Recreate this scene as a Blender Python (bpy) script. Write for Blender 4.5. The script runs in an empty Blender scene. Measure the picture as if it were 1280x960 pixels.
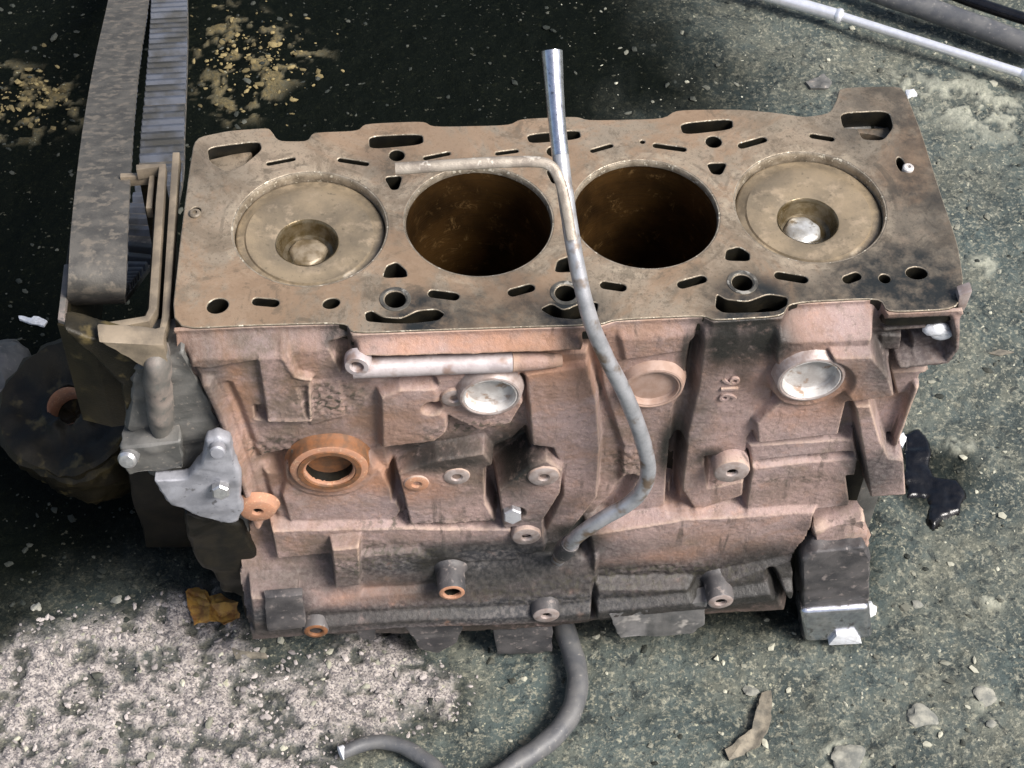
import bpy, bmesh, math, random
import numpy as np
from mathutils import Vector, Matrix
random.seed(7); rng = np.random.default_rng(11)

# ------------------------------------------------------------------ camera, world, sun, exposure
scene = bpy.context.scene
S = 0.001                       # the scene is laid out in millimetres
DECK = 355.0                    # height of the machined deck above the ground
CAM = np.array([-114.52579, -777.3193, 838.16624 + DECK])
YAW, PITCH, ROLL, FPX = 0.1118, 0.9096, 0.03928, 2304.343
_f = np.array([math.sin(YAW) * math.cos(PITCH), math.cos(YAW) * math.cos(PITCH), -math.sin(PITCH)])
_r = np.array([math.cos(YAW), -math.sin(YAW), 0.0]); _u = np.cross(_r, _f)
RIGHT = math.cos(ROLL) * _r + math.sin(ROLL) * _u
UP = -math.sin(ROLL) * _r + math.cos(ROLL) * _u
FWD = _f
cd = bpy.data.cameras.new('camera'); cam = bpy.data.objects.new('camera', cd)
scene.collection.objects.link(cam)
cd.sensor_width = 36.0; cd.lens = FPX / 1280 * 36.0; cd.clip_start = 0.02; cd.clip_end = 200
cam.matrix_world = Matrix(((RIGHT[0], UP[0], -FWD[0], CAM[0] * S), (RIGHT[1], UP[1], -FWD[1], CAM[1] * S),
                           (RIGHT[2], UP[2], -FWD[2], CAM[2] * S), (0, 0, 0, 1)))
scene.camera = cam

SUN_EL, SUN_AZ = math.radians(50), math.radians(126)     # azimuth clockwise from +Y: light comes from the front right
world = bpy.data.worlds.new('World'); scene.world = world; world.use_nodes = True
wn = world.node_tree; wn.nodes.clear()
wo = wn.nodes.new('ShaderNodeOutputWorld'); bg = wn.nodes.new('ShaderNodeBackground'); sky = wn.nodes.new('ShaderNodeTexSky')
sky.sky_type = 'NISHITA'; sky.sun_disc = False; sky.sun_elevation = SUN_EL; sky.sun_rotation = SUN_AZ
sky.air_density = 1.0; sky.dust_density = 4.0; sky.ozone_density = 1.0
bg.inputs['Strength'].default_value = 0.085
wn.links.new(sky.outputs[0], bg.inputs[0]); wn.links.new(bg.outputs[0], wo.inputs[0])
sd = bpy.data.lights.new('sun', 'SUN'); sun = bpy.data.objects.new('sun', sd); scene.collection.objects.link(sun)
sd.energy = 3.4; sd.angle = math.radians(24); sd.color = (1.0, 0.96, 0.915)
sv = Vector((math.sin(SUN_AZ) * math.cos(SUN_EL), math.cos(SUN_AZ) * math.cos(SUN_EL), math.sin(SUN_EL)))
sun.rotation_euler = sv.to_track_quat('Z', 'Y').to_euler()
scene.view_settings.view_transform = 'Standard'; scene.view_settings.look = 'None'
scene.view_settings.exposure = 0.80; scene.view_settings.gamma = 1.0; scene.view_settings.use_curve_mapping = False

# ------------------------------------------------------------------ helpers
COL = scene.collection
def ray(px, py):
    return FWD + (px - 640) / FPX * RIGHT - (py - 480) / FPX * UP
def atz(px, py, z):             # point of a horizontal plane z (mm, ground = 0)
    d = ray(px, py); return CAM + d * ((z - CAM[2]) / d[2])
def aty(px, py, y):             # point of an upright plane y (mm)
    d = ray(px, py); return CAM + d * ((y - CAM[1]) / d[1])
FRONT = -82.0
def fx(pts, d):                 # points on the front wall at protrusion d -> (x, z)
    return np.array([aty(a, b, FRONT - d)[[0, 2]] for a, b in pts])

def link(name, me, mat, parent=None, smooth=True, angle=40):
    o = bpy.data.objects.new(name, me); COL.objects.link(o)
    if mat is not None and not me.materials: me.materials.append(mat)
    if smooth and len(me.polygons):
        me.polygons.foreach_set('use_smooth', [True] * len(me.polygons))
        me.set_sharp_from_angle(angle=math.radians(angle))
    if parent is not None: o.parent = parent
    return o
def mesh(name, V, F, mat, parent=None, smooth=True, angle=40):
    me = bpy.data.meshes.new(name)
    me.from_pydata([tuple(v) for v in (np.asarray(V, float) * S)], [], [tuple(int(i) for i in f) for f in F]); me.update()
    return link(name, me, mat, parent, smooth, angle)
def grid_mesh(name, V, nx, ny, keep, mat, parent=None, attrs=None, smooth_all=True):
    idx = np.arange(nx * ny).reshape(ny, nx)
    q = np.stack([idx[:-1, :-1], idx[:-1, 1:], idx[1:, 1:], idx[1:, :-1]], -1).reshape(-1, 4)
    if keep is not None: q = q[keep.reshape(-1)]
    me = bpy.data.meshes.new(name)
    me.vertices.add(len(V)); me.vertices.foreach_set('co', (V * S).astype(np.float32).ravel())
    me.loops.add(q.size); me.loops.foreach_set('vertex_index', q.astype(np.int32).ravel())
    me.polygons.add(len(q)); me.polygons.foreach_set('loop_start', np.arange(0, q.size, 4, dtype=np.int32))
    me.update(calc_edges=True); me.validate()
    for k, a in (attrs or {}).items():
        at = me.attributes.new(k, 'FLOAT', 'POINT'); at.data.foreach_set('value', a.astype(np.float32).ravel())
    me.polygons.foreach_set('use_smooth', [smooth_all] * len(me.polygons))
    o = bpy.data.objects.new(name, me); COL.objects.link(o); me.materials.append(mat)
    if parent is not None: o.parent = parent
    return o
def empty(name, loc=(0, 0, 0)):
    o = bpy.data.objects.new(name, None); COL.objects.link(o); o.location = Vector(loc) * S
    o.empty_display_size = 0.02; return o
def tag(o, label=None, cat=None, group=None, kind=None):
    if label: o['label'] = label
    if cat: o['category'] = cat
    if group: o['group'] = group
    if kind: o['kind'] = kind
    return o
def frame_from(axis):
    a = np.array(axis, float); a /= np.linalg.norm(a)
    t = np.array([1.0, 0, 0]) if abs(a[0]) < .9 else np.array([0, 1.0, 0])
    u = np.cross(a, t); u /= np.linalg.norm(u); v = np.cross(a, u); return u, v, a
def lathe(name, prof, org, axis, mat, parent=None, n=40, wob=0.0, angle=35, cap0=True, cap1=True):
    u, v, a = frame_from(axis); org = np.array(org, float)
    V = []; F = []; m = len(prof)
    for i in range(n):
        t = 2 * math.pi * i / n
        k = 1 + wob * (math.sin(3 * t + org[0]) * .6 + math.sin(7 * t + org[2]) * .4)
        for (r, h) in prof: V.append(org + (u * math.cos(t) + v * math.sin(t)) * r * k + a * h)
    for i in range(n):
        j = (i + 1) % n
        for k in range(m - 1): F.append((i * m + k, j * m + k, j * m + k + 1, i * m + k + 1))
    if cap1:
        F.append([i * m + m - 1 for i in range(n)])
    if cap0: F.append([i * m for i in range(n)][::-1])
    return mesh(name, V, F, mat, parent, True, angle)
def spline(pts, n=12):
    P = [np.array(p, float) for p in pts]; P = [2 * P[0] - P[1]] + P + [2 * P[-1] - P[-2]]; out = []
    for i in range(1, len(P) - 2):
        for k in range(n):
            t = k / n
            out.append(.5 * ((2 * P[i]) + (P[i + 1] - P[i - 1]) * t + (2 * P[i - 1] - 5 * P[i] + 4 * P[i + 1] - P[i + 2]) * t * t
                             + (3 * P[i] - P[i - 1] - 3 * P[i + 1] + P[i + 2]) * t ** 3))
    out.append(P[-2]); return np.array(out)
def sweep(name, path, rad, mat, parent=None, seg=18, hollow=(True, True), flat=1.0, flatdir=None, dent=0.0):
    path = np.asarray(path, float); n = len(path)
    rad = np.interp(np.linspace(0, 1, n), np.linspace(0, 1, len(rad)), rad) if hasattr(rad, '__len__') else np.full(n, rad)
    T = np.gradient(path, axis=0); T /= np.linalg.norm(T, axis=1)[:, None]
    u = np.array(flatdir if flatdir is not None else (0.3, 0.2, 1.0), float); V = []; F = []
    for i in range(n):
        u = u - T[i] * (u @ T[i]); u /= np.linalg.norm(u); v = np.cross(T[i], u)
        for k in range(seg):
            t = 2 * math.pi * k / seg; r = rad[i] * (1 + dent * math.sin(i * .9 + 2 * t))
            V.append(path[i] + u * math.cos(t) * r * flat + v * math.sin(t) * r)
    for i in range(n - 1):
        for k in range(seg):
            k2 = (k + 1) % seg; F.append((i * seg + k, i * seg + k2, (i + 1) * seg + k2, (i + 1) * seg + k))
    for e, (i, s) in enumerate(((0, 1), (n - 1, -1))):
        b = i * seg; ring = [b + k for k in range(seg)]
        if hollow[e]:
            c = path[i]; o1 = len(V)
            for k in range(seg): V.append(c + (V[b + k] - c) * .72)
            for k in range(seg): V.append(c + (V[b + k] - c) * .68 + T[i] * s * rad[i] * 2)
            for k in range(seg):
                k2 = (k + 1) % seg
                q1 = (b + k, o1 + k, o1 + k2, b + k2); q2 = (o1 + k, o1 + seg + k, o1 + seg + k2, o1 + k2)
                F.append(q1 if s > 0 else q1[::-1]); F.append(q2 if s > 0 else q2[::-1])
            ring = [o1 + seg + k for k in range(seg)]
        F.append(ring[::-1] if s > 0 else ring)
    return mesh(name, V, F, mat, parent, True, 50)
def prism(name, poly, vec, mat, parent=None, bev=0.8, seg=2, jitter=0.0):
    """closed outline (3-D points, planar) pushed along vec, edges bevelled"""
    P = np.asarray(poly, float); n = len(P); vec = np.array(vec, float)
    bm = bmesh.new()
    vs = [bm.verts.new(p * S) for p in P]; ws = [bm.verts.new((p + vec) * S) for p in P]
    bm.faces.new(vs); bm.faces.new(ws[::-1])
    for i in range(n): bm.faces.new((vs[i], ws[i], ws[(i + 1) % n], vs[(i + 1) % n]))
    bmesh.ops.recalc_face_normals(bm, faces=bm.faces)
    if bev: bmesh.ops.bevel(bm, geom=list(bm.edges), offset=bev * S, segments=seg, profile=.6, affect='EDGES', clamp_overlap=True)
    me = bpy.data.meshes.new(name); bm.to_mesh(me); bm.free()
    return link(name, me, mat, parent, True, 35)
def box(name, lo, hi, mat, parent=None, bev=0.8):
    (x0, y0, z0), (x1, y1, z1) = lo, hi
    return prism(name, [(x0, y0, z0), (x1, y0, z0), (x1, y1, z0), (x0, y1, z0)], (0, 0, z1 - z0), mat, parent, bev)
def rock(name, c, r, mat, parent=None, flat=.6, sub=2, seed=0, rough=.35):
    bm = bmesh.new(); bmesh.ops.create_icosphere(bm, subdivisions=sub, radius=1)
    rg = random.Random(seed); ph = [(rg.uniform(-2, 2), rg.uniform(-2, 2), rg.uniform(-2, 2), rg.uniform(0, 6)) for _ in range(6)]
    for v in bm.verts:
        p = v.co.copy(); k = 1
        for (a, b, c_, d) in ph: k += rough / 4 * math.sin(a * p.x * 1.7 + b * p.y * 1.7 + c_ * p.z * 1.7 + d)
        k += rg.uniform(-.06, .06)
        rr = r if hasattr(r, '__len__') else (r, r, r * flat)
        v.co = Vector((p.x * rr[0] * k + c[0], p.y * rr[1] * k + c[1], p.z * rr[2] * k + c[2])) * S
    me = bpy.data.meshes.new(name); bm.to_mesh(me); bm.free()
    return link(name, me, mat, parent, True, 28)

def grunge(o, amp=1.0, scale=14.0, cell=5.0, seed=0):
    """break a clean casting up: cut it fine and push it about with noise"""
    from mathutils import noise as mn
    bm = bmesh.new(); bm.from_mesh(o.data)
    for _ in range(5):
        es = [e for e in bm.edges if e.calc_length() > cell * S * 1.6]
        if not es: break
        bmesh.ops.subdivide_edges(bm, edges=es, cuts=1, use_grid_fill=True)
    bmesh.ops.triangulate(bm, faces=[f for f in bm.faces if len(f.verts) > 4])
    bm.normal_update()
    for v in bm.verts:
        p = v.co / S / scale + Vector((seed * 3.1, seed, 0))
        v.co = v.co + v.normal * (mn.fractal(p, .7, 2.1, 4) * amp * S)
    for f in bm.faces: f.smooth = True
    bm.to_mesh(o.data); bm.free(); return o
# ---- numpy noise / signed distances
def vnoise(X, Y, sc, seed):
    g = np.random.default_rng(seed).random((256, 256))
    x = X / sc + 1000.3; y = Y / sc + 1000.7
    xi = np.floor(x).astype(int); yi = np.floor(y).astype(int); fx_ = x - xi; fy = y - yi
    fx_ = fx_ * fx_ * (3 - 2 * fx_); fy = fy * fy * (3 - 2 * fy)
    a = g[yi % 256, xi % 256]; b = g[yi % 256, (xi + 1) % 256]; c = g[(yi + 1) % 256, xi % 256]; d = g[(yi + 1) % 256, (xi + 1) % 256]
    return (a * (1 - fx_) + b * fx_) * (1 - fy) + (c * (1 - fx_) + d * fx_) * fy
def fbm(X, Y, sc, seed, oct=4, gain=.5):
    o = 0; w = 1; t = 0
    for k in range(oct): o = o + w * vnoise(X, Y, sc / 2 ** k, seed + k); t += w; w *= gain
    return o / t
def sdpoly(X, Y, P):
    P = np.asarray(P, float); n = len(P); d = np.full(X.shape, 1e18); s = np.ones(X.shape)
    for i in range(n):
        a = P[i]; b = P[i - 1]; e = b - a; wx = X - a[0]; wy = Y - a[1]
        t = np.clip((wx * e[0] + wy * e[1]) / (e @ e + 1e-12), 0, 1)
        d = np.minimum(d, (wx - e[0] * t) ** 2 + (wy - e[1] * t) ** 2)
        c1 = Y >= a[1]; c2 = Y < b[1]; c3 = e[0] * wy > e[1] * wx
        s = np.where((c1 & c2 & c3) | (~c1 & ~c2 & ~c3), -s, s)
    return s * np.sqrt(d)
def sdline(X, Y, P):
    P = np.asarray(P, float); d = np.full(X.shape, 1e18)
    for i in range(len(P) - 1):
        a = P[i]; e = P[i + 1] - a; wx = X - a[0]; wy = Y - a[1]
        t = np.clip((wx * e[0] + wy * e[1]) / (e @ e + 1e-12), 0, 1)
        d = np.minimum(d, (wx - e[0] * t) ** 2 + (wy - e[1] * t) ** 2)
    return np.sqrt(d)
def sst(t): t = np.clip(t, 0, 1); return t * t * (3 - 2 * t)

# ------------------------------------------------------------------ materials
class NB:
    def __init__(s, name):
        s.m = bpy.data.materials.new(name); s.m.use_nodes = True; s.t = s.m.node_tree; s.t.nodes.clear()
        s.out = s.n('ShaderNodeOutputMaterial'); s.b = s.n('ShaderNodeBsdfPrincipled'); s.l(s.b.outputs[0], s.out.inputs[0])
        s.pos = s.n('ShaderNodeNewGeometry').outputs['Position']
    def n(s, t): return s.t.nodes.new(t)
    def l(s, a, b): s.t.links.new(a, b)
    def noise(s, scale, detail=4, rough=.6, dist=0.0, vec=None):
        n = s.n('ShaderNodeTexNoise'); n.inputs['Scale'].default_value = scale; n.inputs['Detail'].default_value = detail
        n.inputs['Roughness'].default_value = rough; n.inputs['Distortion'].default_value = dist
        s.l(vec or s.pos, n.inputs['Vector']); return n.outputs[0]
    def ramp(s, fac, lo, hi):
        n = s.n('ShaderNodeMapRange'); n.inputs[1].default_value = lo; n.inputs[2].default_value = hi
        n.interpolation_type = 'SMOOTHSTEP'; s.l(fac, n.inputs[0]); return n.outputs[0]
    def mix(s, fac, a, b):
        n = s.n('ShaderNodeMix'); n.data_type = 'RGBA'
        if isinstance(fac, (int, float)): n.inputs[0].default_value = fac
        else: s.l(fac, n.inputs[0])
        for sock, c in ((n.inputs[6], a), (n.inputs[7], b)):
            if isinstance(c, tuple): sock.default_value = (*c, 1)
            else: s.l(c, sock)
        return n.outputs[2]
    def math(s, op, a, b=0.0, clamp=False):
        n = s.n('ShaderNodeMath'); n.operation = op; n.use_clamp = clamp
        for sock, c in ((n.inputs[0], a), (n.inputs[1], b)):
            if isinstance(c, (int, float)): sock.default_value = c
            else: s.l(c, sock)
        return n.outputs[0]
    def attr(s, name):
        n = s.n('ShaderNodeAttribute'); n.attribute_name = name; return n.outputs['Fac']
    def near(s, p, r0, r1):     # 1 inside r0, 0 beyond r1 (mm) of a world point
        n = s.n('ShaderNodeVectorMath'); n.operation = 'DISTANCE'; s.l(s.pos, n.inputs[0]); n.inputs[1].default_value = tuple(np.array(p) * S)
        return s.ramp(n.outputs['Value'], r1 * S, r0 * S)
    def finish(s, col, rough=.6, metal=0.0, bump=None, bstr=.3, bdist=.4, spec=.5):
        for sock, c in ((s.b.inputs['Base Color'], col), (s.b.inputs['Roughness'], rough), (s.b.inputs['Metallic'], metal)):
            if isinstance(c, tuple): sock.default_value = (*c, 1)
            elif isinstance(c, (int, float)): sock.default_value = c
            else: s.l(c, sock)
        s.b.inputs['Specular IOR Level'].default_value = spec
        if bump is not None:
            n = s.n('ShaderNodeBump'); n.inputs['Strength'].default_value = bstr; n.inputs['Distance'].default_value = bdist * S
            s.l(bump, n.inputs['Height']); s.l(n.outputs[0], s.b.inputs['Normal'])
        return s.m
def simple(name, c1, c2, scale=120, rough=.6, metal=0.0, bstr=.3, c3=None, s3=400, t3=(.58, .68), spec=.5, r2=None, bsc=900):
    b = NB(name); n1 = b.noise(scale, 5); c = b.mix(b.ramp(n1, .35, .65), c1, c2)
    if c3 is not None: c = b.mix(b.ramp(b.noise(s3, 3), *t3), c, c3)
    rr = rough if r2 is None else b.math('ADD', b.math('MULTIPLY', b.ramp(b.noise(scale * 2, 3), .3, .7), r2 - rough), rough)
    return b.finish(c, rr, metal, b.noise(bsc, 4), bstr, .4, spec)

def make_cast():
    b = NB('cast_iron_primer')
    big = b.noise(14, 5, .6); mid = b.noise(55, 5, .65); fine = b.noise(420, 4, .7); spk = b.noise(900, 2)
    c = b.mix(b.ramp(big, .35, .65), (.355, .25, .225), (.30, .225, .215))
    c = b.mix(b.math('MULTIPLY', b.ramp(mid, .52, .72), .7), c, (.40, .25, .195))
    c = b.mix(b.math('MULTIPLY', b.ramp(b.noise(33, 5), .55, .75), .6), c, (.20, .165, .12))
    c = b.mix(b.math('MULTIPLY', b.ramp(fine, .54, .7), .5), c, (.15, .108, .09))
    c = b.mix(b.math('MULTIPLY', b.ramp(spk, .58, .7), .5), c, (.48, .39, .33))
    c = b.mix(b.math('MULTIPLY', b.ramp(b.noise(240, 5, .8), .59, .68), .5), c, (.10, .074, .06))
    c = b.mix(b.math('MULTIPLY', b.ramp(b.noise(150, 6, .75), .5, .68), .5), c, (.16, .12, .10))
    c = b.mix(b.math('MULTIPLY', b.ramp(b.noise(19, 7, .75, .7), .53, .64), .45), c, (.17, .122, .095))
    c = b.mix(b.math('MULTIPLY', b.ramp(b.noise(27, 6, .7, .4), .56, .68), .5), c, (.43, .33, .305))
    c = b.mix(b.math('MULTIPLY', b.attr('brown'), b.ramp(b.noise(48, 7, .75), .32, .6)), c, (.125, .092, .066))
    ge = b.n('ShaderNodeNewGeometry'); c = b.mix(b.math('MULTIPLY', b.ramp(ge.outputs['Pointiness'], .515, .57), .6), c, (.50, .375, .29))
    c = b.mix(b.math('MULTIPLY', b.ramp(b.noise(7, 7, .7, .6), .46, .6), .6), c, (.255, .145, .092))
    mp = b.n('ShaderNodeMapping'); mp.inputs['Scale'].default_value = (1.0, 1.0, .09); b.l(b.pos, mp.inputs['Vector'])
    run = b.noise(120, 5, .65, 0.3, mp.outputs[0]); c = b.mix(b.math('MULTIPLY', b.math('MULTIPLY', b.ramp(run, .55, .66), b.ramp(b.noise(16, 5, .7), .42, .6)), .75), c, (.07, .055, .046))
    rust = b.math('MULTIPLY', b.attr('rust'), b.ramp(mid, .25, .6)); c = b.mix(rust, c, (.42, .20, .105))
    grey = b.math('MULTIPLY', b.attr('grey'), b.ramp(b.noise(90, 5), .15, .45)); c = b.mix(grey, c, b.mix(b.ramp(b.noise(300, 4), .4, .62), (.036, .036, .04), (.11, .102, .10)))
    g = b.math('MULTIPLY', b.attr('grime_shade'), b.ramp(b.noise(120, 6, .7), .2, .48), True); c = b.mix(g, c, (.022, .021, .019))  # oily dirt, plus shade painted into the recesses
    c = b.mix(b.math('MULTIPLY', b.math('MULTIPLY', b.attr('crust'), b.ramp(b.noise(260, 4), .5, .6)), .9), c, (.06, .055, .04))
    ro = b.math('SUBTRACT', .72, b.math('MULTIPLY', g, .3))
    h = b.math('ADD', b.math('ADD', b.math('MULTIPLY', fine, .8), b.math('MULTIPLY', b.noise(1500, 2), .4)), b.math('MULTIPLY', b.noise(180, 5, .7), 1.4))
    return b.finish(c, ro, 0.0, h, .6, .8, .4)
def make_deck():
    b = NB('machined_deck')
    big = b.noise(11, 5, .6); mid = b.noise(60, 5, .7); fine = b.noise(500, 3, .7)
    c = b.mix(b.ramp(big, .35, .65), (.27, .214, .153), (.205, .172, .13))
    c = b.mix(b.math('MULTIPLY', b.ramp(mid, .5, .7), .55), c, (.345, .258, .185))
    c = b.mix(b.math('MULTIPLY', b.ramp(b.noise(30, 6), .55, .7), .55), c, (.15, .135, .10))
    c = b.mix(b.math('MULTIPLY', b.ramp(fine, .58, .75), .5), c, (.09, .075, .05))
    c = b.mix(b.math('MULTIPLY', b.ramp(b.noise(1100, 2), .64, .74), .4), c, (.42, .36, .25))
    for k in range(4):
        n = b.n('ShaderNodeVectorMath'); n.operation = 'DISTANCE'; b.l(b.pos, n.inputs[0]); n.inputs[1].default_value = ((-1.5 + k) * 104 * S, 0, DECK * S)
        d_ = n.outputs['Value']; q = b.math('MULTIPLY', b.ramp(d_, 47.5 * S, 49 * S), b.ramp(d_, 55 * S, 53 * S))
        c = b.mix(b.math('MULTIPLY', b.math('MULTIPLY', q, b.ramp(b.noise(90, 5, .7), .4, .6)), .6), c, (.36, .30, .22))
        q = b.math('MULTIPLY', b.ramp(d_, 52.5 * S, 53.5 * S), b.ramp(d_, 55.5 * S, 54.5 * S))
        c = b.mix(b.math('MULTIPLY', b.math('MULTIPLY', q, b.ramp(b.noise(60, 5, .7), .45, .6)), .6), c, (.11, .09, .065))
    c = b.mix(b.math('MULTIPLY', b.ramp(b.noise(17, 7, .75, .8), .46, .6), .65), c, (.14, .105, .07))
    c = b.mix(b.math('MULTIPLY', b.ramp(b.noise(95, 7, .8, .5), .53, .63), .6), c, (.09, .072, .05))
    c = b.mix(b.math('MULTIPLY', b.ramp(b.noise(380, 5, .8), .55, .62), .55), c, (.075, .06, .042))
    c = b.mix(b.math('MULTIPLY', b.ramp(b.noise(9, 7, .75, .7), .47, .58), .6), c, (.255, .165, .10))
    c = b.mix(b.math('MULTIPLY', b.ramp(b.noise(34, 7, .8, .8), .55, .62), .55), c, (.085, .068, .047))
    # oily soot on the right, round the waterway slots
    edge = b.ramp(b.noise(70, 6, .7), .3, .62)
    tot = None
    for (px, py, r0, r1, k) in ((1140, 376, 34, 70, 1.0), (1075, 372, 14, 40, .9), (528, 397, 12, 30, 1.0), (715, 394, 10, 34, 1.0), (945, 386, 16, 40, 1.0), (1180, 330, 10, 60, .6), (1160, 230, 10, 70, .75), (590, 392, 6, 30, .7), (640, 396, 6, 26, .7), (1100, 130, 10, 50, .6), (1075, 352, 4, 22, .9), (1010, 380, 8, 26, .8),
                                (1150, 150, 15, 60, .75), (1165, 290, 10, 50, .6), (1070, 165, 5, 32, .55), (262, 205, 5, 30, .4), (478, 200, 4, 25, .35)):
        q = b.math('MULTIPLY', b.near(atz(px, py, DECK), r0, r1), k)
        tot = q if tot is None else b.math('MAXIMUM', tot, q)
    g = b.math('MULTIPLY', tot, b.math('ADD', b.math('MULTIPLY', edge, .55), .45), True)
    c = b.mix(g, c, (.016, .018, .017))
    sc = b.noise(220, 3, .6, 0.0); ro = b.math('SUBTRACT', b.math('ADD', .42, b.math('MULTIPLY', sc, .2)), b.math('MULTIPLY', g, .12))
    h = b.math('ADD', b.math('MULTIPLY', fine, .6), b.math('MULTIPLY', b.noise(160, 5, .7), .8))
    return b.finish(c, ro, .12, h, .4, .7)
M_CAST = make_cast(); M_DECK = make_deck()
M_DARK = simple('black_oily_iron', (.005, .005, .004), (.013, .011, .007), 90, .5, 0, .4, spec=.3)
def make_bore():
    b = NB('oiled_bore_wall'); mp = b.n('ShaderNodeMapping'); mp.inputs['Scale'].default_value = (1.0, 1.0, 14.0); b.l(b.pos, mp.inputs['Vector'])
    hone = b.noise(60, 4, .6, 0, mp.outputs[0])
    c = b.mix(b.ramp(b.noise(18, 6, .65), .35, .65), (.12, .062, .02), (.04, .022, .009))
    c = b.mix(b.math('MULTIPLY', b.ramp(hone, .5, .68), .5), c, (.05, .03, .014))
    c = b.mix(b.math('MULTIPLY', b.ramp(b.noise(85, 7, .8, .6), .56, .68), .7), c, (.36, .22, .09))
    return b.finish(c, b.math('ADD', .22, b.math('MULTIPLY', hone, .25)), .7, b.math('ADD', hone, b.math('MULTIPLY', b.noise(90, 5, .7), 1.2)), .35, .5)
M_BORE = make_bore()
def make_piston():
    b = NB('carbon_dusted_piston'); fine = b.noise(500, 3, .7)
    c = b.mix(b.ramp(b.noise(24, 6, .65), .35, .65), (.27, .21, .135), (.155, .125, .085))
    c = b.mix(b.math('MULTIPLY', b.ramp(b.noise(70, 6, .7), .5, .66), .7), c, (.34, .265, .18))
    tot = None
    for k in (0, 3):       # burnt, scuffed band along the edge of the crown
        n = b.n('ShaderNodeVectorMath'); n.operation = 'DISTANCE'; b.l(b.pos, n.inputs[0]); n.inputs[1].default_value = (XC[k] * S, 0, (DECK - 4.8) * S)
        q = b.math('MULTIPLY', b.ramp(n.outputs['Value'], 37 * S, 43 * S), b.ramp(n.outputs['Value'], 60 * S, 52 * S)); tot = q if tot is None else b.math('MAXIMUM', tot, q)
    c = b.mix(b.math('MULTIPLY', b.math('MULTIPLY', tot, b.ramp(b.noise(60, 6, .7), .42, .62)), .8), c, (.11, .088, .06))
    c = b.mix(b.math('MULTIPLY', b.ramp(b.noise(300, 5), .6, .7), .6), c, (.09, .075, .05))
    return b.finish(c, .45, .1, b.math('ADD', fine, b.math('MULTIPLY', b.noise(120, 5, .7), 1.2)), .3, .6)
XC = [(-1.5 + k) * 104 for k in range(4)]
M_PISTON = make_piston()
M_PIP = simple('brown_carbon_pip', (.33, .27, .19), (.15, .11, .06), 90, .4, .2, .5)
M_PIPW = simple('worn_pale_pip', (.62, .62, .6), (.33, .31, .27), 80, .35, .45, .7, (.18, .15, .11), 150, (.55, .68))
M_BOWL = simple('oily_brown_bowl', (.085, .06, .025), (.15, .12, .075), 150, .25, .5, .3)
M_BRIGHT = simple('bright_worn_aluminium', (.62, .62, .62), (.45, .45, .46), 300, .3, .75, .25)
M_RIM = simple('scuffed_lit_rim_metal', (.40, .34, .26), (.20, .165, .12), 130, .36, .45, 1.0, (.66, .6, .48), 260, (.58, .66))  # scuffed metal; highlight of lit rims and chamfers painted into its colour
M_COLLAR = simple('oily_bolt_collar', (.13, .12, .10), (.045, .043, .038), 90, .4, .3, .5, (.34, .32, .28), 150, (.56, .68))
M_PLUG = simple('pale_core_plug', (.62, .60, .58), (.42, .39, .37), 90, .5, .1, .4, (.30, .215, .16), 130, (.54, .7))
M_PLUGRUST = simple('rusty_core_plug', (.30, .20, .155), (.36, .255, .21), 150, .6, 0, .3)
M_RUSTRING = simple('orange_rust', (.42, .205, .12), (.34, .185, .12), 160, .75, 0, .6, (.52, .33, .21), 500, (.55, .7))
M_RUSTDARK = simple('dark_rust', (.22, .09, .035), (.12, .06, .03), 160, .7, 0, .5)
M_BOSS = simple('worn_boss_face', (.42, .36, .34), (.30, .235, .21), 170, .45, .25, .4)
M_STEEL = simple('brushed_grey_steel', (.46, .465, .49), (.32, .33, .35), 120, .3, .55, .4, (.20, .15, .11), 60, (.52, .68), r2=.55)
M_ARM = simple('dull_brown_strap', (.33, .29, .24), (.20, .17, .14), 90, .45, .3, .5, (.48, .44, .38), 160, (.58, .7))
M_GALLERY = simple('machined_gallery', (.50, .45, .45), (.38, .33, .33), 120, .45, .2, .35, (.28, .20, .17), 70, (.54, .7))
M_CHROME = simple('chromed_rod', (.88, .89, .93), (.78, .79, .83), 150, .28, .55, .1)
M_MOUTH = simple('polished_tube_mouth', (.70, .71, .76), (.52, .53, .58), 220, .22, .95, .15, (.25, .24, .25), 200, (.58, .7))
M_RUBBER = simple('matt_grey_rubber', (.10, .092, .08), (.055, .052, .047), 70, .65, 0, .6, (.15, .13, .105), 130, (.5, .66))
M_TOOTH = simple('blue_grey_belt_teeth', (.075, .085, .11), (.03, .03, .028), 30, .5, 0, .3)
M_HOSE = simple('dusty_black_hose', (.075, .078, .085), (.12, .12, .12), 70, .5, 0, .4, (.2, .19, .18), 240, (.6, .72))
M_GREASE = simple('olive_brown_grease', (.036, .028, .014), (.010, .009, .006), 20, .45, 0, .7, (.085, .065, .028), 60, (.55, .7), spec=.25)
M_BLACK = simple('black_oil', (.003, .003, .004), (.007, .007, .008), 100, .18, 0, .5)
M_ALU = simple('dull_cast_aluminium', (.36, .365, .40), (.24, .245, .27), 70, .5, .2, .4, (.14, .14, .15), 200, (.6, .72))
M_GREYIRON = simple('oily_grey_iron', (.155, .15, .14), (.09, .09, .085), 60, .55, .1, .5, (.26, .23, .20), 250, (.6, .72))
M_TAB = simple('scraped_grey_tab', (.21, .20, .195), (.10, .10, .10), 45, .55, .1, .5, (.42, .39, .36), 60, (.55, .68))
M_CASE = simple('dusty_case_metal', (.24, .20, .175), (.11, .105, .095), 40, .6, .05, .5, (.11, .11, .10), 200, (.55, .7))
M_TANIRON = simple('tan_gasket_plate', (.26, .21, .15), (.14, .115, .085), 50, .55, .1, .4)
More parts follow.
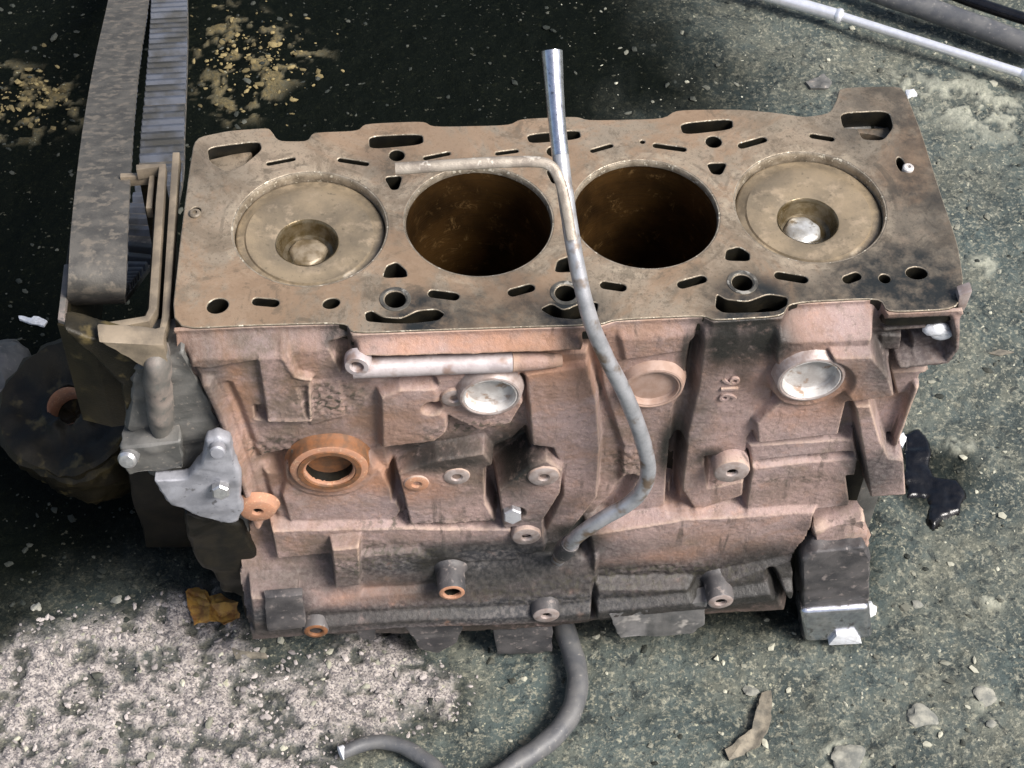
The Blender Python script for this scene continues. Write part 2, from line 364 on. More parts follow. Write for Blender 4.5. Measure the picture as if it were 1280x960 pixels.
M_SKIRT = simple('greasy_grey_skirt', (.095, .088, .088), (.04, .039, .042), 45, .55, 0, .6, (.19, .165, .155), 190, (.58, .7))
M_LUMP = simple('pale_concrete_lump', (.32, .31, .26), (.15, .155, .14), 110, .9, 0, .8)
M_LEAF = simple('yellow_leaf', (.45, .25, .05), (.24, .11, .03), 180, .6, 0, .5)
M_WHITE = simple('white_flake', (.78, .80, .84), (.62, .63, .65), 200, .5, 0, .4)
M_TWIG = simple('pale_wood', (.24, .21, .16), (.10, .092, .075), 90, .85, 0, .8)

# ------------------------------------------------------------------ ground
def gpoly(pts): return np.array([atz(a, b, 0)[:2] for a, b in pts])
def axis_lines(lo, hi, st):
    mid = np.arange(lo, hi + st, st); out = []; s = st; v = hi + st
    while v < 16000: s *= 1.35; v += s; out.append(v)
    inn = []; s = st; v = lo
    while v > -16000: s *= 1.35; v -= s; inn.append(v)
    return np.concatenate([inn[::-1], mid, out])
gx = axis_lines(-500, 560, 2.3); gy = axis_lines(-260, 690, 2.3)
GX, GY = np.meshgrid(gx, gy)
rough_n = fbm(GX, GY, 40, 5, 5, .6); coarse = fbm(GX, GY, 170, 40, 3); fine_n = fbm(GX, GY, 9, 70, 3, .65)
wob = (fbm(GX, GY, 60, 90, 4, .6) - .5) * 90
sdp = sdpoly(GX, GY, gpoly([(-60, 840), (60, 775), (200, 735), (300, 775), (330, 830), (470, 800), (570, 850), (560, 890), (430, 930), (380, 1000), (-80, 1000)]))
pale = sst((14 - sdp - wob * .6) / 34)
lumps = fbm(GX, GY, 11, 110, 3, .6)
pale = pale * (.12 + .88 * sst((lumps - .35) / .18))
sparkle = sdpoly(GX, GY, gpoly([(390, 850), (470, 800), (590, 850), (580, 890), (470, 925), (380, 900)]))
pale = np.maximum(pale, sst((10 - sparkle - wob * .5) / 20) * sst((fbm(GX, GY, 8, 130, 2) - .47) / .08))
crumbA = np.minimum(sdpoly(GX, GY, gpoly([(-40, 70), (90, 90), (100, 150), (60, 165), (-40, 160)])), sdpoly(GX, GY, gpoly([(245, 5), (330, 10), (400, 60), (380, 100), (320, 150), (255, 110)])))
yel = sst((16 - crumbA - wob * .5) / 34) * sst((fbm(GX, GY, 11, 150, 3, .6) - .54) / .10) * .8
oil = sst((120 - sdpoly(GX, GY, gpoly([(-400, -400), (700, -300), (880, 0), (930, 130), (700, 300), (420, 300), (380, 600), (330, 800), (240, 760), (120, 790), (40, 880), (-200, 950)])) - wob * 1.1) / 230)  # oil-soaked ground; shade at the back and left is painted in with it
oil = np.maximum(oil, .8 * sst((20 - sdpoly(GX, GY, gpoly([(330, 800), (700, 800), (1090, 800), (1120, 640), (1080, 600), (700, 700), (400, 700)])) - wob * .6) / 60))
cq = atz(1168, 595, 0); oil = np.maximum(oil, .8 * sst((46 - np.hypot(GX - cq[0], GY - cq[1]) + wob * .5) / 30))
padp = sst((30 - sdp - wob * .5) / 30); oil = np.maximum(oil, .6 * padp)
oil = np.clip(oil - .9 * pale - .9 * yel, 0, 1)
right_pale = sst((10 - sdpoly(GX, GY, gpoly([(1120, 75), (1280, 100), (1320, 190), (1190, 160), (1100, 110)])) - wob * .8) / 60) * sst((fbm(GX, GY, 12, 170, 3, .6) - .46) / .12)
for k, (px, py, r) in enumerate(((1155, 895, 17), (1055, 948, 20), (1228, 870, 16), (1245, 745, 10), (940, 900, 14), (900, 955, 15), (1200, 560, 14), (1230, 330, 18))):
    c = atz(px, py, 0); dd = np.hypot(GX - c[0], GY - c[1]) + wob * .25
    right_pale = np.maximum(right_pale, .8 * sst((r - dd) / 8) * sst((lumps - .40) / .12))
H = (rough_n - .5) * 7 + (coarse - .5) * 10 + (fine_n - .5) * 2.2 + pale * (2.2 + 3.0 * (lumps - .4)) + yel * 2.5 + right_pale * 2.0
fade = np.clip((np.abs(GX) + np.abs(GY - 200)) / 4000, 0, 1); H = H * (1 + 2 * fade) - 4.2
V = np.stack([GX.ravel(), GY.ravel(), H.ravel()], 1)
def make_ground():
    b = NB('oily_ground')
    n1 = b.noise(9, 6, .65); n2 = b.noise(60, 6, .7); n3 = b.noise(260, 5, .7); n4 = b.noise(620, 3, .6)
    c = b.mix(b.ramp(n1, .35, .65), (.07, .092, .088), (.118, .122, .098))
    c = b.mix(b.math('MULTIPLY', b.ramp(b.noise(15, 7, .72, .8), .46, .6), .8), c, (.034, .046, .046))
    c = b.mix(b.math('MULTIPLY', b.ramp(n2, .45, .7), .75), c, (.06, .08, .08))
    c = b.mix(b.math('MULTIPLY', b.ramp(n3, .5, .64), .8), c, (.25, .245, .19))
    c = b.mix(b.math('MULTIPLY', b.ramp(b.noise(110, 6, .75, .5), .57, .66), .75), c, (.29, .285, .225))
    c = b.mix(b.math('MULTIPLY', b.ramp(b.noise(75, 6, .75, .5), .56, .64), .8), c, (.018, .024, .026))
    c = b.mix(b.math('MULTIPLY', b.ramp(b.noise(330, 4, .6), .56, .66), .65), c, (.022, .03, .034))
    o = b.math('MULTIPLY', b.attr('oil'), b.ramp(b.noise(26, 6, .7), .0, .28), True)
    oc = b.mix(b.ramp(n3, .5, .8), (.0022, .0035, .0025), (.009, .011, .006))
    c = b.mix(o, c, oc)
    pc = b.mix(b.ramp(n3, .4, .62), (.46, .415, .38), (.25, .225, .21)); pc = b.mix(b.math('MULTIPLY', b.ramp(n4, .5, .6), .8), pc, (.085, .078, .09)); pc = b.mix(b.math('MULTIPLY', b.ramp(b.noise(150, 4, .7), .52, .6), .7), pc, (.06, .058, .066))
    c = b.mix(b.attr('pale'), c, pc)
    yc = b.mix(b.ramp(n3, .4, .65), (.16, .12, .05), (.05, .04, .017)); c = b.mix(b.attr('yel'), c, yc)
    rc = b.mix(b.ramp(n3, .4, .65), (.36, .36, .29), (.20, .21, .17)); c = b.mix(b.attr('rp'), c, rc)
    c = b.mix(b.math('MULTIPLY', b.math('MULTIPLY', b.ramp(b.noise(210, 2, .5), .68, .73), .8), b.math('SUBTRACT', 1.0, b.math('MULTIPLY', b.attr('oil'), .85))), c, (.38, .37, .27))
    ro = b.math('SUBTRACT', .82, b.math('MULTIPLY', o, .12))
    m_ = b.finish(c, ro, 0, b.math('ADD', n3, b.math('MULTIPLY', n4, .6)), .8, 1.8, .22)
    b.l(b.math('SUBTRACT', .24, b.math('MULTIPLY', o, .19)), b.b.inputs['Specular IOR Level']); return m_
ground = grid_mesh('ground', V, len(gx), len(gy), None, make_ground(), None, {'oil': oil, 'pale': pale, 'yel': yel, 'rp': right_pale})
tag(ground, kind='structure')
def gz(x, y):
    i = min(max(np.searchsorted(gx, x), 0), len(gx) - 1); j = min(max(np.searchsorted(gy, y), 0), len(gy) - 1); return float(H[j, i])

# ------------------------------------------------------------------ engine block
block = empty('engine_block', (0, 0, 0))
tag(block, 'rusty pinkish-brown four-cylinder engine block standing on the oily ground', 'engine block')
XC = [(-1.5 + k) * 104 for k in range(4)]; RB, RP = 46.3, 47.8
def dk(pts): return [tuple(atz(a, b, DECK)[:2]) for a, b in pts]

front_edge = [(1197, 386), (1110, 390), (1100, 372), (988, 378), (978, 395), (892, 400), (880, 394), (770, 399), (752, 405), (726, 406), (545, 412), (440, 416), (432, 403), (320, 406), (213, 411)]
outline = [(213, 411), (225, 300), (236, 215), (243, 172), (285, 163), (325, 160), (337, 160), (348, 176), (384, 176), (391, 165), (447, 163), (456, 154), (530, 151), (541, 158), (636, 156),
           (651, 148), (720, 145), (736, 150), (829, 148), (845, 137), (922, 136), (975, 141), (1006, 146), (1037, 141), (1046, 124), (1049, 109), (1125, 107), (1134, 119), (1152, 165),
           (1176, 242), (1197, 303), (1205, 352)] + front_edge[:-1]
def slit(x0, y0, x1, y1, w):      # rounded slot through two pixels, w mm wide
    a = np.array(atz(x0, y0, DECK)[:2]); b = np.array(atz(x1, y1, DECK)[:2]); e = b - a; L = np.linalg.norm(e); e /= L; nrm = np.array([-e[1], e[0]])
    a = a + e * w / 2; b = b - e * w / 2; pts = []
    for k in range(9): t = math.pi / 2 + math.pi * k / 8; pts.append(a + (e * math.cos(t) + nrm * math.sin(t)) * w / 2)
    for k in range(9): t = -math.pi / 2 + math.pi * k / 8; pts.append(b + (e * math.cos(t) + nrm * math.sin(t)) * w / 2)
    return [tuple(p) for p in pts]
def hole(px, py, r, ry=None, rot=0):
    c = atz(px, py, DECK)[:2]; ry = ry or r; cr, sr = math.cos(rot), math.sin(rot)
    return [(c[0] + math.cos(t) * r * cr - math.sin(t) * ry * sr, c[1] + math.cos(t) * r * sr + math.sin(t) * ry * cr) for t in np.linspace(0, 2 * math.pi, 24, endpoint=False)]
def rnd(pts, n=4):                 # round a polygon's corners a little
    P = [np.array(p) for p in pts]; out = []
    for i in range(len(P)):
        a, b, c = P[i - 1], P[i], P[(i + 1) % len(P)]
        p0 = b + (a - b) * .28; p1 = b + (c - b) * .28
        for k in range(n + 1): t = k / n; out.append(tuple((1 - t) ** 2 * p0 + 2 * t * (1 - t) * b + t * t * p1))
    return out
holes = []
for k in range(4): holes.append([(XC[k] + (RP if k in (0, 3) else RB) * math.cos(t), (RP if k in (0, 3) else RB) * math.sin(t)) for t in np.linspace(0, 2 * math.pi, 96, endpoint=False)])
for poly in ([(259, 184), (324, 176), (327, 187), (304, 206), (284, 215), (262, 202)], [(461, 170), (528, 167), (529, 180), (462, 186)], [(658, 168), (724, 162), (726, 173), (662, 179)],
             [(850, 154), (915, 148), (916, 161), (854, 168)], [(1050, 141), (1111, 138), (1117, 158), (1104, 175), (1078, 174), (1072, 160), (1054, 160)],
             [(480, 221), (503, 219), (498, 236), (489, 237)], [(883, 204), (909, 203), (902, 218), (890, 217)], [(682, 212), (702, 210), (700, 228), (690, 229)],
             [(478, 347), (483, 332), (496, 327), (508, 338), (509, 346)], [(906, 325), (908, 312), (924, 308), (937, 316), (937, 326)], [(693, 340), (697, 325), (712, 320), (722, 332), (722, 339)],
             [(456, 391), (465, 388), (478, 396), (502, 398), (522, 388), (546, 386), (556, 392), (548, 400), (510, 404), (480, 403), (458, 401)],
             [(675, 386), (690, 379), (705, 388), (733, 376), (748, 378), (746, 390), (722, 399), (692, 396)],
             [(896, 367), (908, 374), (935, 377), (960, 367), (985, 371), (984, 381), (970, 389), (905, 391), (894, 384)]):
    holes.append(rnd(dk(poly)))
for a in ((333, 205, 369, 198, 3.0), (422, 199, 461, 205, 3.6), (529, 198, 563, 191, 3.2), (619, 192, 648, 188, 3.0), (738, 189, 766, 181, 3.2), (816, 181, 858, 187, 4.0), (923, 183, 958, 173, 5.0), (1012, 169, 1043, 174, 4.2),
          (315, 376, 349, 379, 6.0), (535, 366, 574, 371, 6.0), (635, 367, 668, 358, 6.0), (750, 355, 783, 360, 6.0), (847, 357, 883, 347, 6.0), (968, 343, 1010, 350, 6.0), (1054, 351, 1076, 343, 6.5)):
    holes.append(slit(*a))
for a in ((496, 194, 4.9), (892, 177, 5.2), (692, 189, 4.5), (272, 382, 6.6, 5.6, .5), (414, 379, 5.2, 3.9, .3), (494, 374, 6.4), (707, 366, 6.4), (928, 353, 6.4), (1106, 348, 3.6), (1146, 341, 6.8, 5.0), (803, 177, 1.6), (245, 263, 3.0), (1126, 205, 2.6, 6.5)):
    holes.append(hole(*a))
cu = bpy.data.curves.new('deck_outline', 'CURVE'); cu.dimensions = '2D'; cu.fill_mode = 'BOTH'
for pts in [rnd(dk(outline), 3)] + holes:
    sp = cu.splines.new('POLY'); sp.points.add(len(pts) - 1); sp.use_cyclic_u = True
    for p, q in zip(sp.points, pts): p.co = (q[0] * S, q[1] * S, 0, 1)
cu.extrude = 6.2 * S; cu.bevel_depth = 0.8 * S; cu.bevel_resolution = 2; cu.offset = -0.8 * S
co = bpy.data.objects.new('deck_curve', cu); COL.objects.link(co)
bpy.context.view_layer.update()
dme = bpy.data.meshes.new_from_object(co.evaluated_get(bpy.context.evaluated_depsgraph_get())); bpy.data.objects.remove(co)
dme.name = 'deck_face'; dme.materials.clear()
dme.transform(Matrix.Translation((0, 0, (DECK - 7.0) * S)))
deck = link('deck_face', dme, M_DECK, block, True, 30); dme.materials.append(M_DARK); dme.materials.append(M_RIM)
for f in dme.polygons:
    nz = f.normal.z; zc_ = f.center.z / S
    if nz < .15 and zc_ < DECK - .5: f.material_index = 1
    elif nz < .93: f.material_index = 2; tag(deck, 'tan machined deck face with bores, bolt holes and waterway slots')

# closed dark casing behind the front wall
def shell():
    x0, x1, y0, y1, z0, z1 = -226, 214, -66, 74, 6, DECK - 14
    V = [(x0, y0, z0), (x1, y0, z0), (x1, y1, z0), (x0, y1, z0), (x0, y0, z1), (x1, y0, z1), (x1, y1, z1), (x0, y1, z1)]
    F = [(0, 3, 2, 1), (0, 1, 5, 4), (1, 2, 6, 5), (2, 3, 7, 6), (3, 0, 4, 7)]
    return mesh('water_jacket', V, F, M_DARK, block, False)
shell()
prism('rear_wall', [(-222, 75, 20), (210, 75, 20), (214, 78, 200), (214, 80, DECK - 14), (-224, 80, DECK - 14), (-226, 78, 200)], (0, 4, 0), M_GREYIRON, block, .8)
prism('end_flange', [(216, -60, 60), (216, 80, 40), (216, 104, 200), (216, 100, DECK - 14.5), (216, -62, DECK - 14.5)], (16, 0, 0), M_GREYIRON, block, 1.2)

# bores 2, 3 with their liners; pistons 1 and 4 near the top
for k in (0, 1, 2, 3):
    r = RB if k in (1, 2) else RP
    c = (XC[k], 0, 0)
    V = []; F = []; n = 72; zs = [DECK - 1.2, DECK - 3, DECK - 20, DECK - 60, DECK - 120, DECK - 180]
    rs = [r - .2, r - .9, r - 1, r - 1, r - 1, r - 1]
    for z, rr in zip(zs, rs):
        for i in range(n): t = 2 * math.pi * i / n; V.append((XC[k] + rr * math.cos(t), rr * math.sin(t), z))
    for a in range(len(zs) - 1):
        for i in range(n): j = (i + 1) % n; F.append((a * n + i, (a + 1) * n + i, (a + 1) * n + j, a * n + j))
    lin = mesh('cylinder_bore', V, F, M_BORE, block, True, 60)
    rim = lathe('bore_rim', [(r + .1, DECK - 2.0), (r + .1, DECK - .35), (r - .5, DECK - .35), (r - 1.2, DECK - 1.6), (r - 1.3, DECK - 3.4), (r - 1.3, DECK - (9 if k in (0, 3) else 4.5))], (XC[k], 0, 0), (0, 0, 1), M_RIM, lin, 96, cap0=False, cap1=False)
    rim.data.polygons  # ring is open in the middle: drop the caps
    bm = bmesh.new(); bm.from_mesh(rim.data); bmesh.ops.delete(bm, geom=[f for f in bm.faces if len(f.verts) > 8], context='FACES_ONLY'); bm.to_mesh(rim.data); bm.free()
for k in (0, 3):
    top = DECK - 4.8; R = RP - 1.7
    cb = np.array([XC[k] - (2 if k == 0 else 2), -8.0, top])
    # crown as a polar patch round the off-centre combustion bowl
    n = 80; rb = 19.0; V = []; F = []
    rings = [(0.0, -.5), (.05, .1), (.4, .35), (.74, .3), (.78, -.9), (.93, -1.2), (.97, -1.6), (1.0, -2.6)]
    for (t, dz) in rings:
        for i in range(n):
            a = 2 * math.pi * i / n
            e = np.array([XC[k] + R * math.cos(a), R * math.sin(a)]); b0 = cb[:2] + rb * np.array([math.cos(a), math.sin(a)])
            p = b0 * (1 - t) + e * t; V.append((p[0], p[1], top + dz + .25 * math.sin(a * 5 + t * 9)))
    for a in range(len(rings) - 1):
        for i in range(n): j = (i + 1) % n; F.append((a * n + i, a * n + j, (a + 1) * n + j, (a + 1) * n + i)[::-1])
    o0 = (len(rings) - 1) * n; b = len(V)
    for i in range(n): a = 2 * math.pi * i / n; V.append((XC[k] + R * math.cos(a), R * math.sin(a), top - 40))
    for i in range(n): j = (i + 1) % n; F.append((o0 + i, o0 + j, b + j, b + i)[::-1])
    pis = mesh('piston', V, F, M_PISTON, block, True, 45)
    tag(pis, 'tan carbon-dusted piston crown at the top of its bore')
    lathe('combustion_bowl', [(rb + .3, .15), (rb - .6, -.6), (rb - 1.4, -3), (rb - 1.7, -7), (rb - 3.5, -10.5), (rb - 6, -11.6), (12, -11.4), (8.0, -10), (3, -9.6), (.01, -9.5)], cb, (0, 0, 1), M_BOWL, pis, 64, cap0=False)
    lathe('bowl_pip', [(11.8, -11.6), (11.0, -9.6), (9.2, -8.4), (5, -7.7), (.01, -7.5)], cb + np.array([-2.0 if k == 3 else 0, 1, 0]), (0, 0, 1), M_PIPW if k == 3 else M_PIP, pis, 40, .07)
# deep pistons of bores 2 and 3
for k in (1, 2):
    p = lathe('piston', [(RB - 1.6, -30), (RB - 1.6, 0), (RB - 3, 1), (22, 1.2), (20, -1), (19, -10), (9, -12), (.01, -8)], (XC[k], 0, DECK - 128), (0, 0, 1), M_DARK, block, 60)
    tag(p, 'oil-blackened piston at the bottom of its bore')
# blind wells under the bolt holes, cast ledges inside the corner slots, dowels
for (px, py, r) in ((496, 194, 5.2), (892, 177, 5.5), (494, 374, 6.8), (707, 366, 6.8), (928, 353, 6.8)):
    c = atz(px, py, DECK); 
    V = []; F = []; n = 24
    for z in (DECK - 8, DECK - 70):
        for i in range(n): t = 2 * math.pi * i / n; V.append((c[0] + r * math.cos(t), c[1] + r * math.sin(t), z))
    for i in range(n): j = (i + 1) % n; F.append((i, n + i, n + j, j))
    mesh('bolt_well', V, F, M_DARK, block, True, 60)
prism('slot_ledge', [(*atz(a, b, DECK - 9)[:2], DECK - 20) for a, b in ((258, 200), (300, 190), (318, 184), (302, 214), (280, 226), (258, 220))], (0, 0, 11), M_DECK, block, 1.5)
prism('slot_ledge', [(*atz(a, b, DECK - 9)[:2], DECK - 20) for a, b in ((1070, 160), (1100, 160), (1112, 158), (1118, 176), (1090, 168), (1072, 166))], (0, 0, 11), M_DECK, block, 1.5)
for (px, py, m_) in ((1135, 211, M_PLUG), (244, 268, M_TANIRON)):
    lathe('dowel_pin', [(3.6, -4), (3.6, 1.4), (2.8, 2.2), (1.5, 2.2), (1.4, .5), (.01, .5)], atz(px, py, DECK), (0, 0, 1), m_, block, 20)
# soot-free raised collars round the front bolt holes
for (px, py) in ((494, 374), (928, 353), (707, 366)):
    c = atz(px, py, DECK); V = []; F = []; n = 32; pr = [(9.5, 0.05), (9.2, .55), (7.4, .6), (6.9, .1), (6.8, -4)]
    for i in range(n):
        t = 2 * math.pi * i / n
        for (r, h) in pr: V.append((c[0] + r * math.cos(t), c[1] + r * math.sin(t), DECK + h))
    for i in range(n):
        j = (i + 1) % n
        for q in range(4): F.append((i * 5 + q, j * 5 + q, j * 5 + q + 1, i * 5 + q + 1))
    mesh('bolt_collar', V, F, M_COLLAR, block, True, 40)

# ---- front wall: one cast surface shaped by pads, ribs and pockets
st = 0.8
hx = np.arange(-243, 246, st); hz = np.arange(0.0, DECK - .8, st); HX, HZ = np.meshgrid(hx, hz)
h = 24 * sst((150 - HZ) / 70)                       # the skirt swells out towards the pan rail
h = h + 3 * sst((100 - HZ) / 20)
g_rust = np.zeros_like(h); g_grime_shade = np.zeros_like(h); g_grey = np.zeros_like(h); g_crust = np.zeros_like(h); g_brown = np.zeros_like(h)
def put(pts, d, fil=2.0, tilt=None):
    global h
    s = sdpoly(HX, HZ, fx(pts, d)); fil = .45 * fil + .4; w = sst((fil - s) / (2 * fil)); h = h * (1 - w) + d * w; return s
def putline(pts, d, wid, fil=1.5):
    global h
    s = sdline(HX, HZ, fx(pts, d)) - wid / 2; w = sst((fil - s) / (2 * fil)); h = h * (1 - w) + d * w
def addline(pts, dd, wid, fil=1.5, d=5):
    global h
    s = sdline(HX, HZ, fx(pts, d)) - wid / 2; h = h + dd * sst((fil - s) / (2 * fil))
def disc(px, py, d, r, fil=1.5, dref=None):
    global h
    c = fx([(px, py)], d if dref is None else dref)[0]; s = np.hypot(HX - c[0], HZ - c[1]) - r; w = sst((fil - s) / (2 * fil)); h = h * (1 - w) + d * w
def spot(arr, px, py, rx, ry, k=1.0, d=6, soft=.6):
    c = fx([(px, py)], d)[0]; q = np.hypot((HX - c[0]) / rx, (HZ - c[1]) / ry); np.maximum(arr, k * sst((1 + soft - q) / (2 * soft)), out=arr)

# left panel
put([(222, 425), (330, 418), (431, 412), (438, 442), (468, 470), (482, 560), (506, 640), (362, 655), (330, 640), (262, 490)], 4, 3)
put([(238, 440), (300, 436), (345, 428), (350, 446), (300, 455), (262, 462), (238, 460)], 7, 3)
put([(322, 447), (360, 440), (372, 470), (386, 476), (386, 524), (334, 527)], 8, 1.5)
put([(372, 480), (425, 474), (430, 520), (388, 532)], 5.5, 2)
putline([(350, 432), (352, 446), (368, 472), (388, 476)], 9, 3, 1.2)
putline([(386, 476), (388, 522)], 8.5, 2.5, 1.0)
putline([(330, 526), (388, 526)], 9, 2.5, 1.0)
put([(318, 496), (332, 494), (334, 515), (320, 512)], -3, 1.2)
putline([(258, 484), (275, 520), (300, 590), (322, 660)], 10, 7, 2.5)
putline([(285, 476), (300, 510), (322, 570), (342, 640)], 1.0, 4, 2.5)
disc(345, 563, -6, 9, 4); disc(362, 553, -8, 7, 3)
put([(366, 566), (398, 552), (440, 556), (478, 590), (503, 638), (496, 649), (430, 662), (362, 655), (352, 620)], 8, 2.5)
putline([(486, 586), (500, 618), (506, 632)], 1.5, 3.5, 1.5)
disc(412, 590, 10, 29, 2)
# oil gallery shelf and beam
put([(447, 428), (542, 419), (724, 412), (730, 440), (600, 446), (446, 450)], 13, 4)
put([(446, 452), (600, 446), (735, 440), (735, 462), (600, 470), (446, 474)], 6, 2)
put([(412, 418), (434, 414), (440, 440), (428, 448)], -6, 2.5)
# centre left castings
put([(448, 476), (540, 470), (545, 488), (470, 494), (466, 500), (450, 490)], 3, 2)
put([(474, 496), (500, 486), (548, 486), (562, 500), (560, 540), (545, 552), (476, 562)], 11, 4)
put([(488, 566), (562, 548), (606, 545), (608, 578), (540, 590), (492, 604)], -7, 4)
put([(496, 592), (545, 574), (606, 566), (630, 596), (640, 652), (512, 657)], 14, 2.5)
put([(545, 476), (600, 466), (648, 470), (655, 505), (640, 530), (600, 540), (566, 524), (548, 512)], 9, 3)
disc(538, 484, -6, 5, 2)
put([(604, 545), (640, 530), (655, 515), (662, 560), (650, 600), (622, 618), (606, 590)], -12, 3)
# broad middle panel
put([(656, 468), (735, 458), (748, 500), (752, 560), (748, 622), (712, 668), (690, 690), (668, 690), (702, 620), (702, 588), (690, 562), (664, 558)], 10, 3)
put([(622, 614), (660, 584), (684, 575), (704, 588), (702, 616), (680, 650), (682, 690), (640, 694), (628, 660)], 15, 2)
disc(640, 622, 2, 7, 1.5); disc(638, 648, 2, 7, 1.5)
# channel behind the tube, core plug 2, slots
put([(742, 412), (872, 400), (862, 470), (842, 510), (840, 560), (836, 640), (775, 662), (742, 660), (775, 620), (778, 560), (752, 480)], 4, 3.5)
put([(770, 405), (868, 398), (860, 440), (780, 452)], 7, 4)
disc(815, 488, 8, 20, 4)
putline([(786, 585), (770, 612), (742, 640), (728, 664)], -5, 7, 3)
put([(880, 402), (978, 400), (972, 440), (966, 500), (936, 548), (930, 620), (868, 640), (848, 610), (858, 540), (872, 480)], 9, 4)
putline([(866, 412), (862, 440), (858, 474)], -6, 4.5, 2.5)
putline([(842, 520), (838, 560), (836, 600)], -16, 8, 2.0)
putline([(836, 604), (836, 632), (818, 655)], -6, 4, 2.0)
# right-hand castings
put([(878, 552), (945, 544), (946, 575), (905, 585), (884, 590)], -4, 4)
put([(935, 556), (1068, 548), (1074, 575), (1062, 632), (1000, 640), (930, 644), (938, 590)], 11, 3)
putline([(948, 566), (1000, 560), (1058, 556)], 2, 5, 3)
put([(984, 381), (1102, 374), (1098, 412), (1086, 440), (1112, 470), (1120, 494), (1060, 504), (1050, 545), (945, 556), (944, 530), (974, 502), (968, 440)], 15, 4)
put([(996, 384), (1094, 380), (1090, 410), (1000, 414)], 11, 5)
put([(1040, 446), (1092, 446), (1112, 470), (1120, 496), (1064, 504), (1044, 480)], 22, 3)
disc(1014, 479, 18, 25, 2.5)
put([(1100, 384), (1140, 384), (1125, 440), (1108, 450), (1092, 438), (1104, 410)], -26, 2)
put([(1120, 394), (1196, 390), (1196, 452), (1122, 458)], -14, 2)
putline([(1118, 393), (1196, 389)], -2, 3, 1.2); put([(1112, 398), (1196, 394), (1196, 404), (1112, 408)], -8, 1.5)
putline([(1106, 413), (1156, 409)], 4, 3, 1.2)
put([(1101, 420), (1128, 418), (1126, 438), (1100, 436)], 2, 1.5)
put([(1140, 420), (1182, 420), (1186, 440), (1176, 450), (1137, 452)], 0, 1.5)
putline([(1198, 388), (1196, 436), (1184, 453), (1126, 459)], 12, 5, 1.5)
put([(1112, 464), (1180, 462), (1150, 486), (1120, 494)], 2, 2)
put([(1092, 506), (1136, 500), (1116, 566), (1104, 560)], -24, 2)
putline([(1146, 486), (1118, 562)], 8, 4, 1.5)
put([(1048, 548), (1072, 546), (1084, 624), (1058, 618)], -20, 2.5)
put([(1067, 508), (1090, 506), (1103, 552), (1114, 572), (1132, 574), (1135, 620), (1086, 622), (1078, 570)], 17, 3)
# skirt
put([(338, 664), (500, 660), (640, 662), (650, 700), (540, 706), (450, 690), (345, 700)], 14, 3)
put([(450, 694), (520, 690), (545, 706), (545, 730), (452, 736)], 18, 3)
put([(414, 688), (450, 684), (452, 732), (418, 736)], 25, 2)
put([(735, 668), (860, 648), (1020, 640), (1010, 690), (870, 718), (745, 722)], 16, 4)
put([(312, 748), (372, 746), (376, 788), (318, 792)], 33, 2)
putline([(318, 795), (500, 780), (700, 775), (900, 755), (985, 745)], 34, 14, 3)
putline([(745, 700), (742, 735), (738, 760)], 20, 3, 1.5)
putline([(960, 700), (985, 740)], 12, 5, 3)
for (a, b_, d_, r_) in ((565, 705, 16, 10), (895, 722, 16, 10)): disc(a - 14, b_ - 4, d_, r_, 5)
for (a, b_, d_, r_) in ((613, 497, 15, 16.5), (816, 487, 10, 17), (1014, 476, 21, 18.5)): disc(a, b_, d_ - 12, r_, 1.0, d_)
disc(412, 588, -22, 18.5, .8, 13)
# top edge follows the deck outline
fe = np.array([atz(a, b, DECK)[:2] for a, b in front_edge[::-1]])
top = -np.interp(HX[0], fe[:, 0], fe[:, 1]) + FRONT + .6
wt = sst((HZ - (DECK - 16)) / 12); h = h * (1 - wt) + top[None, :] * wt
# casting skin
h = h + (fbm(HX, HZ, 34, 300, 3) - .5) * 2.2 * (1 - wt) + (fbm(HX, HZ, 6, 320, 3, .7) - .5) * .45 * (1 - .8 * wt) + (vnoise(HX, HZ, 1.7, 333) - .5) * .28
# patina masks; the darkest also paints shade into pockets, slots and beside bosses
for a in ((412, 588, 34, 24, .55), (322, 640, 14, 14, .6), (500, 600, 30, 16, .6), (520, 690, 45, 12, .35), (565, 740, 14, 14, .7), (690, 455, 26, 12, .35), (1010, 480, 30, 26, .35), (600, 425, 70, 8, .45), (1050, 655, 20, 12, .5), (820, 690, 50, 16, .4), (470, 720, 40, 12, .4), (300, 520, 8, 60, .3)): spot(g_rust, *a)
for a in ((620, 712, 85, 26, 1.0, 20), (680, 760, 150, 18, 1.0, 30), (920, 742, 90, 20, 1.0, 28), (345, 765, 30, 18, 1.0, 30), (940, 425, 30, 10, .7), (900, 420, 20, 12, .6), (255, 470, 12, 60, .5), (330, 430, 60, 10, .35), (600, 560, 20, 14, .4), (660, 640, 25, 30, .5, 14), (1090, 590, 20, 26, .8, 16), (1150, 430, 40, 30, .8), (870, 500, 10, 60, .4), (380, 740, 60, 14, .6, 25)): spot(g_grey, *a)
for a in ((930, 402, 32, 7, 1.0), (640, 572, 20, 26, 1.0), (357, 560, 14, 10, .5), (545, 705, 16, 16, 1.0, 18), (880, 730, 16, 15, 1.0, 22), (722, 682, 18, 14, 1.0, 20), (985, 735, 14, 28, .9, 20), (715, 425, 10, 10, .7), (330, 790, 40, 8, .7, 32), (790, 735, 60, 6, .6, 26), (1110, 420, 10, 20, .8), (545, 566, 36, 10, .9), (838, 562, 9, 34, 1.0), (860, 445, 6, 22, .9), (888, 566, 12, 10, .9), (425, 432, 10, 10, .8), (1070, 590, 7, 22, .7)): spot(g_grime_shade, *a)  # slots, pockets and boss flanks: painted shade mixed with real dirt
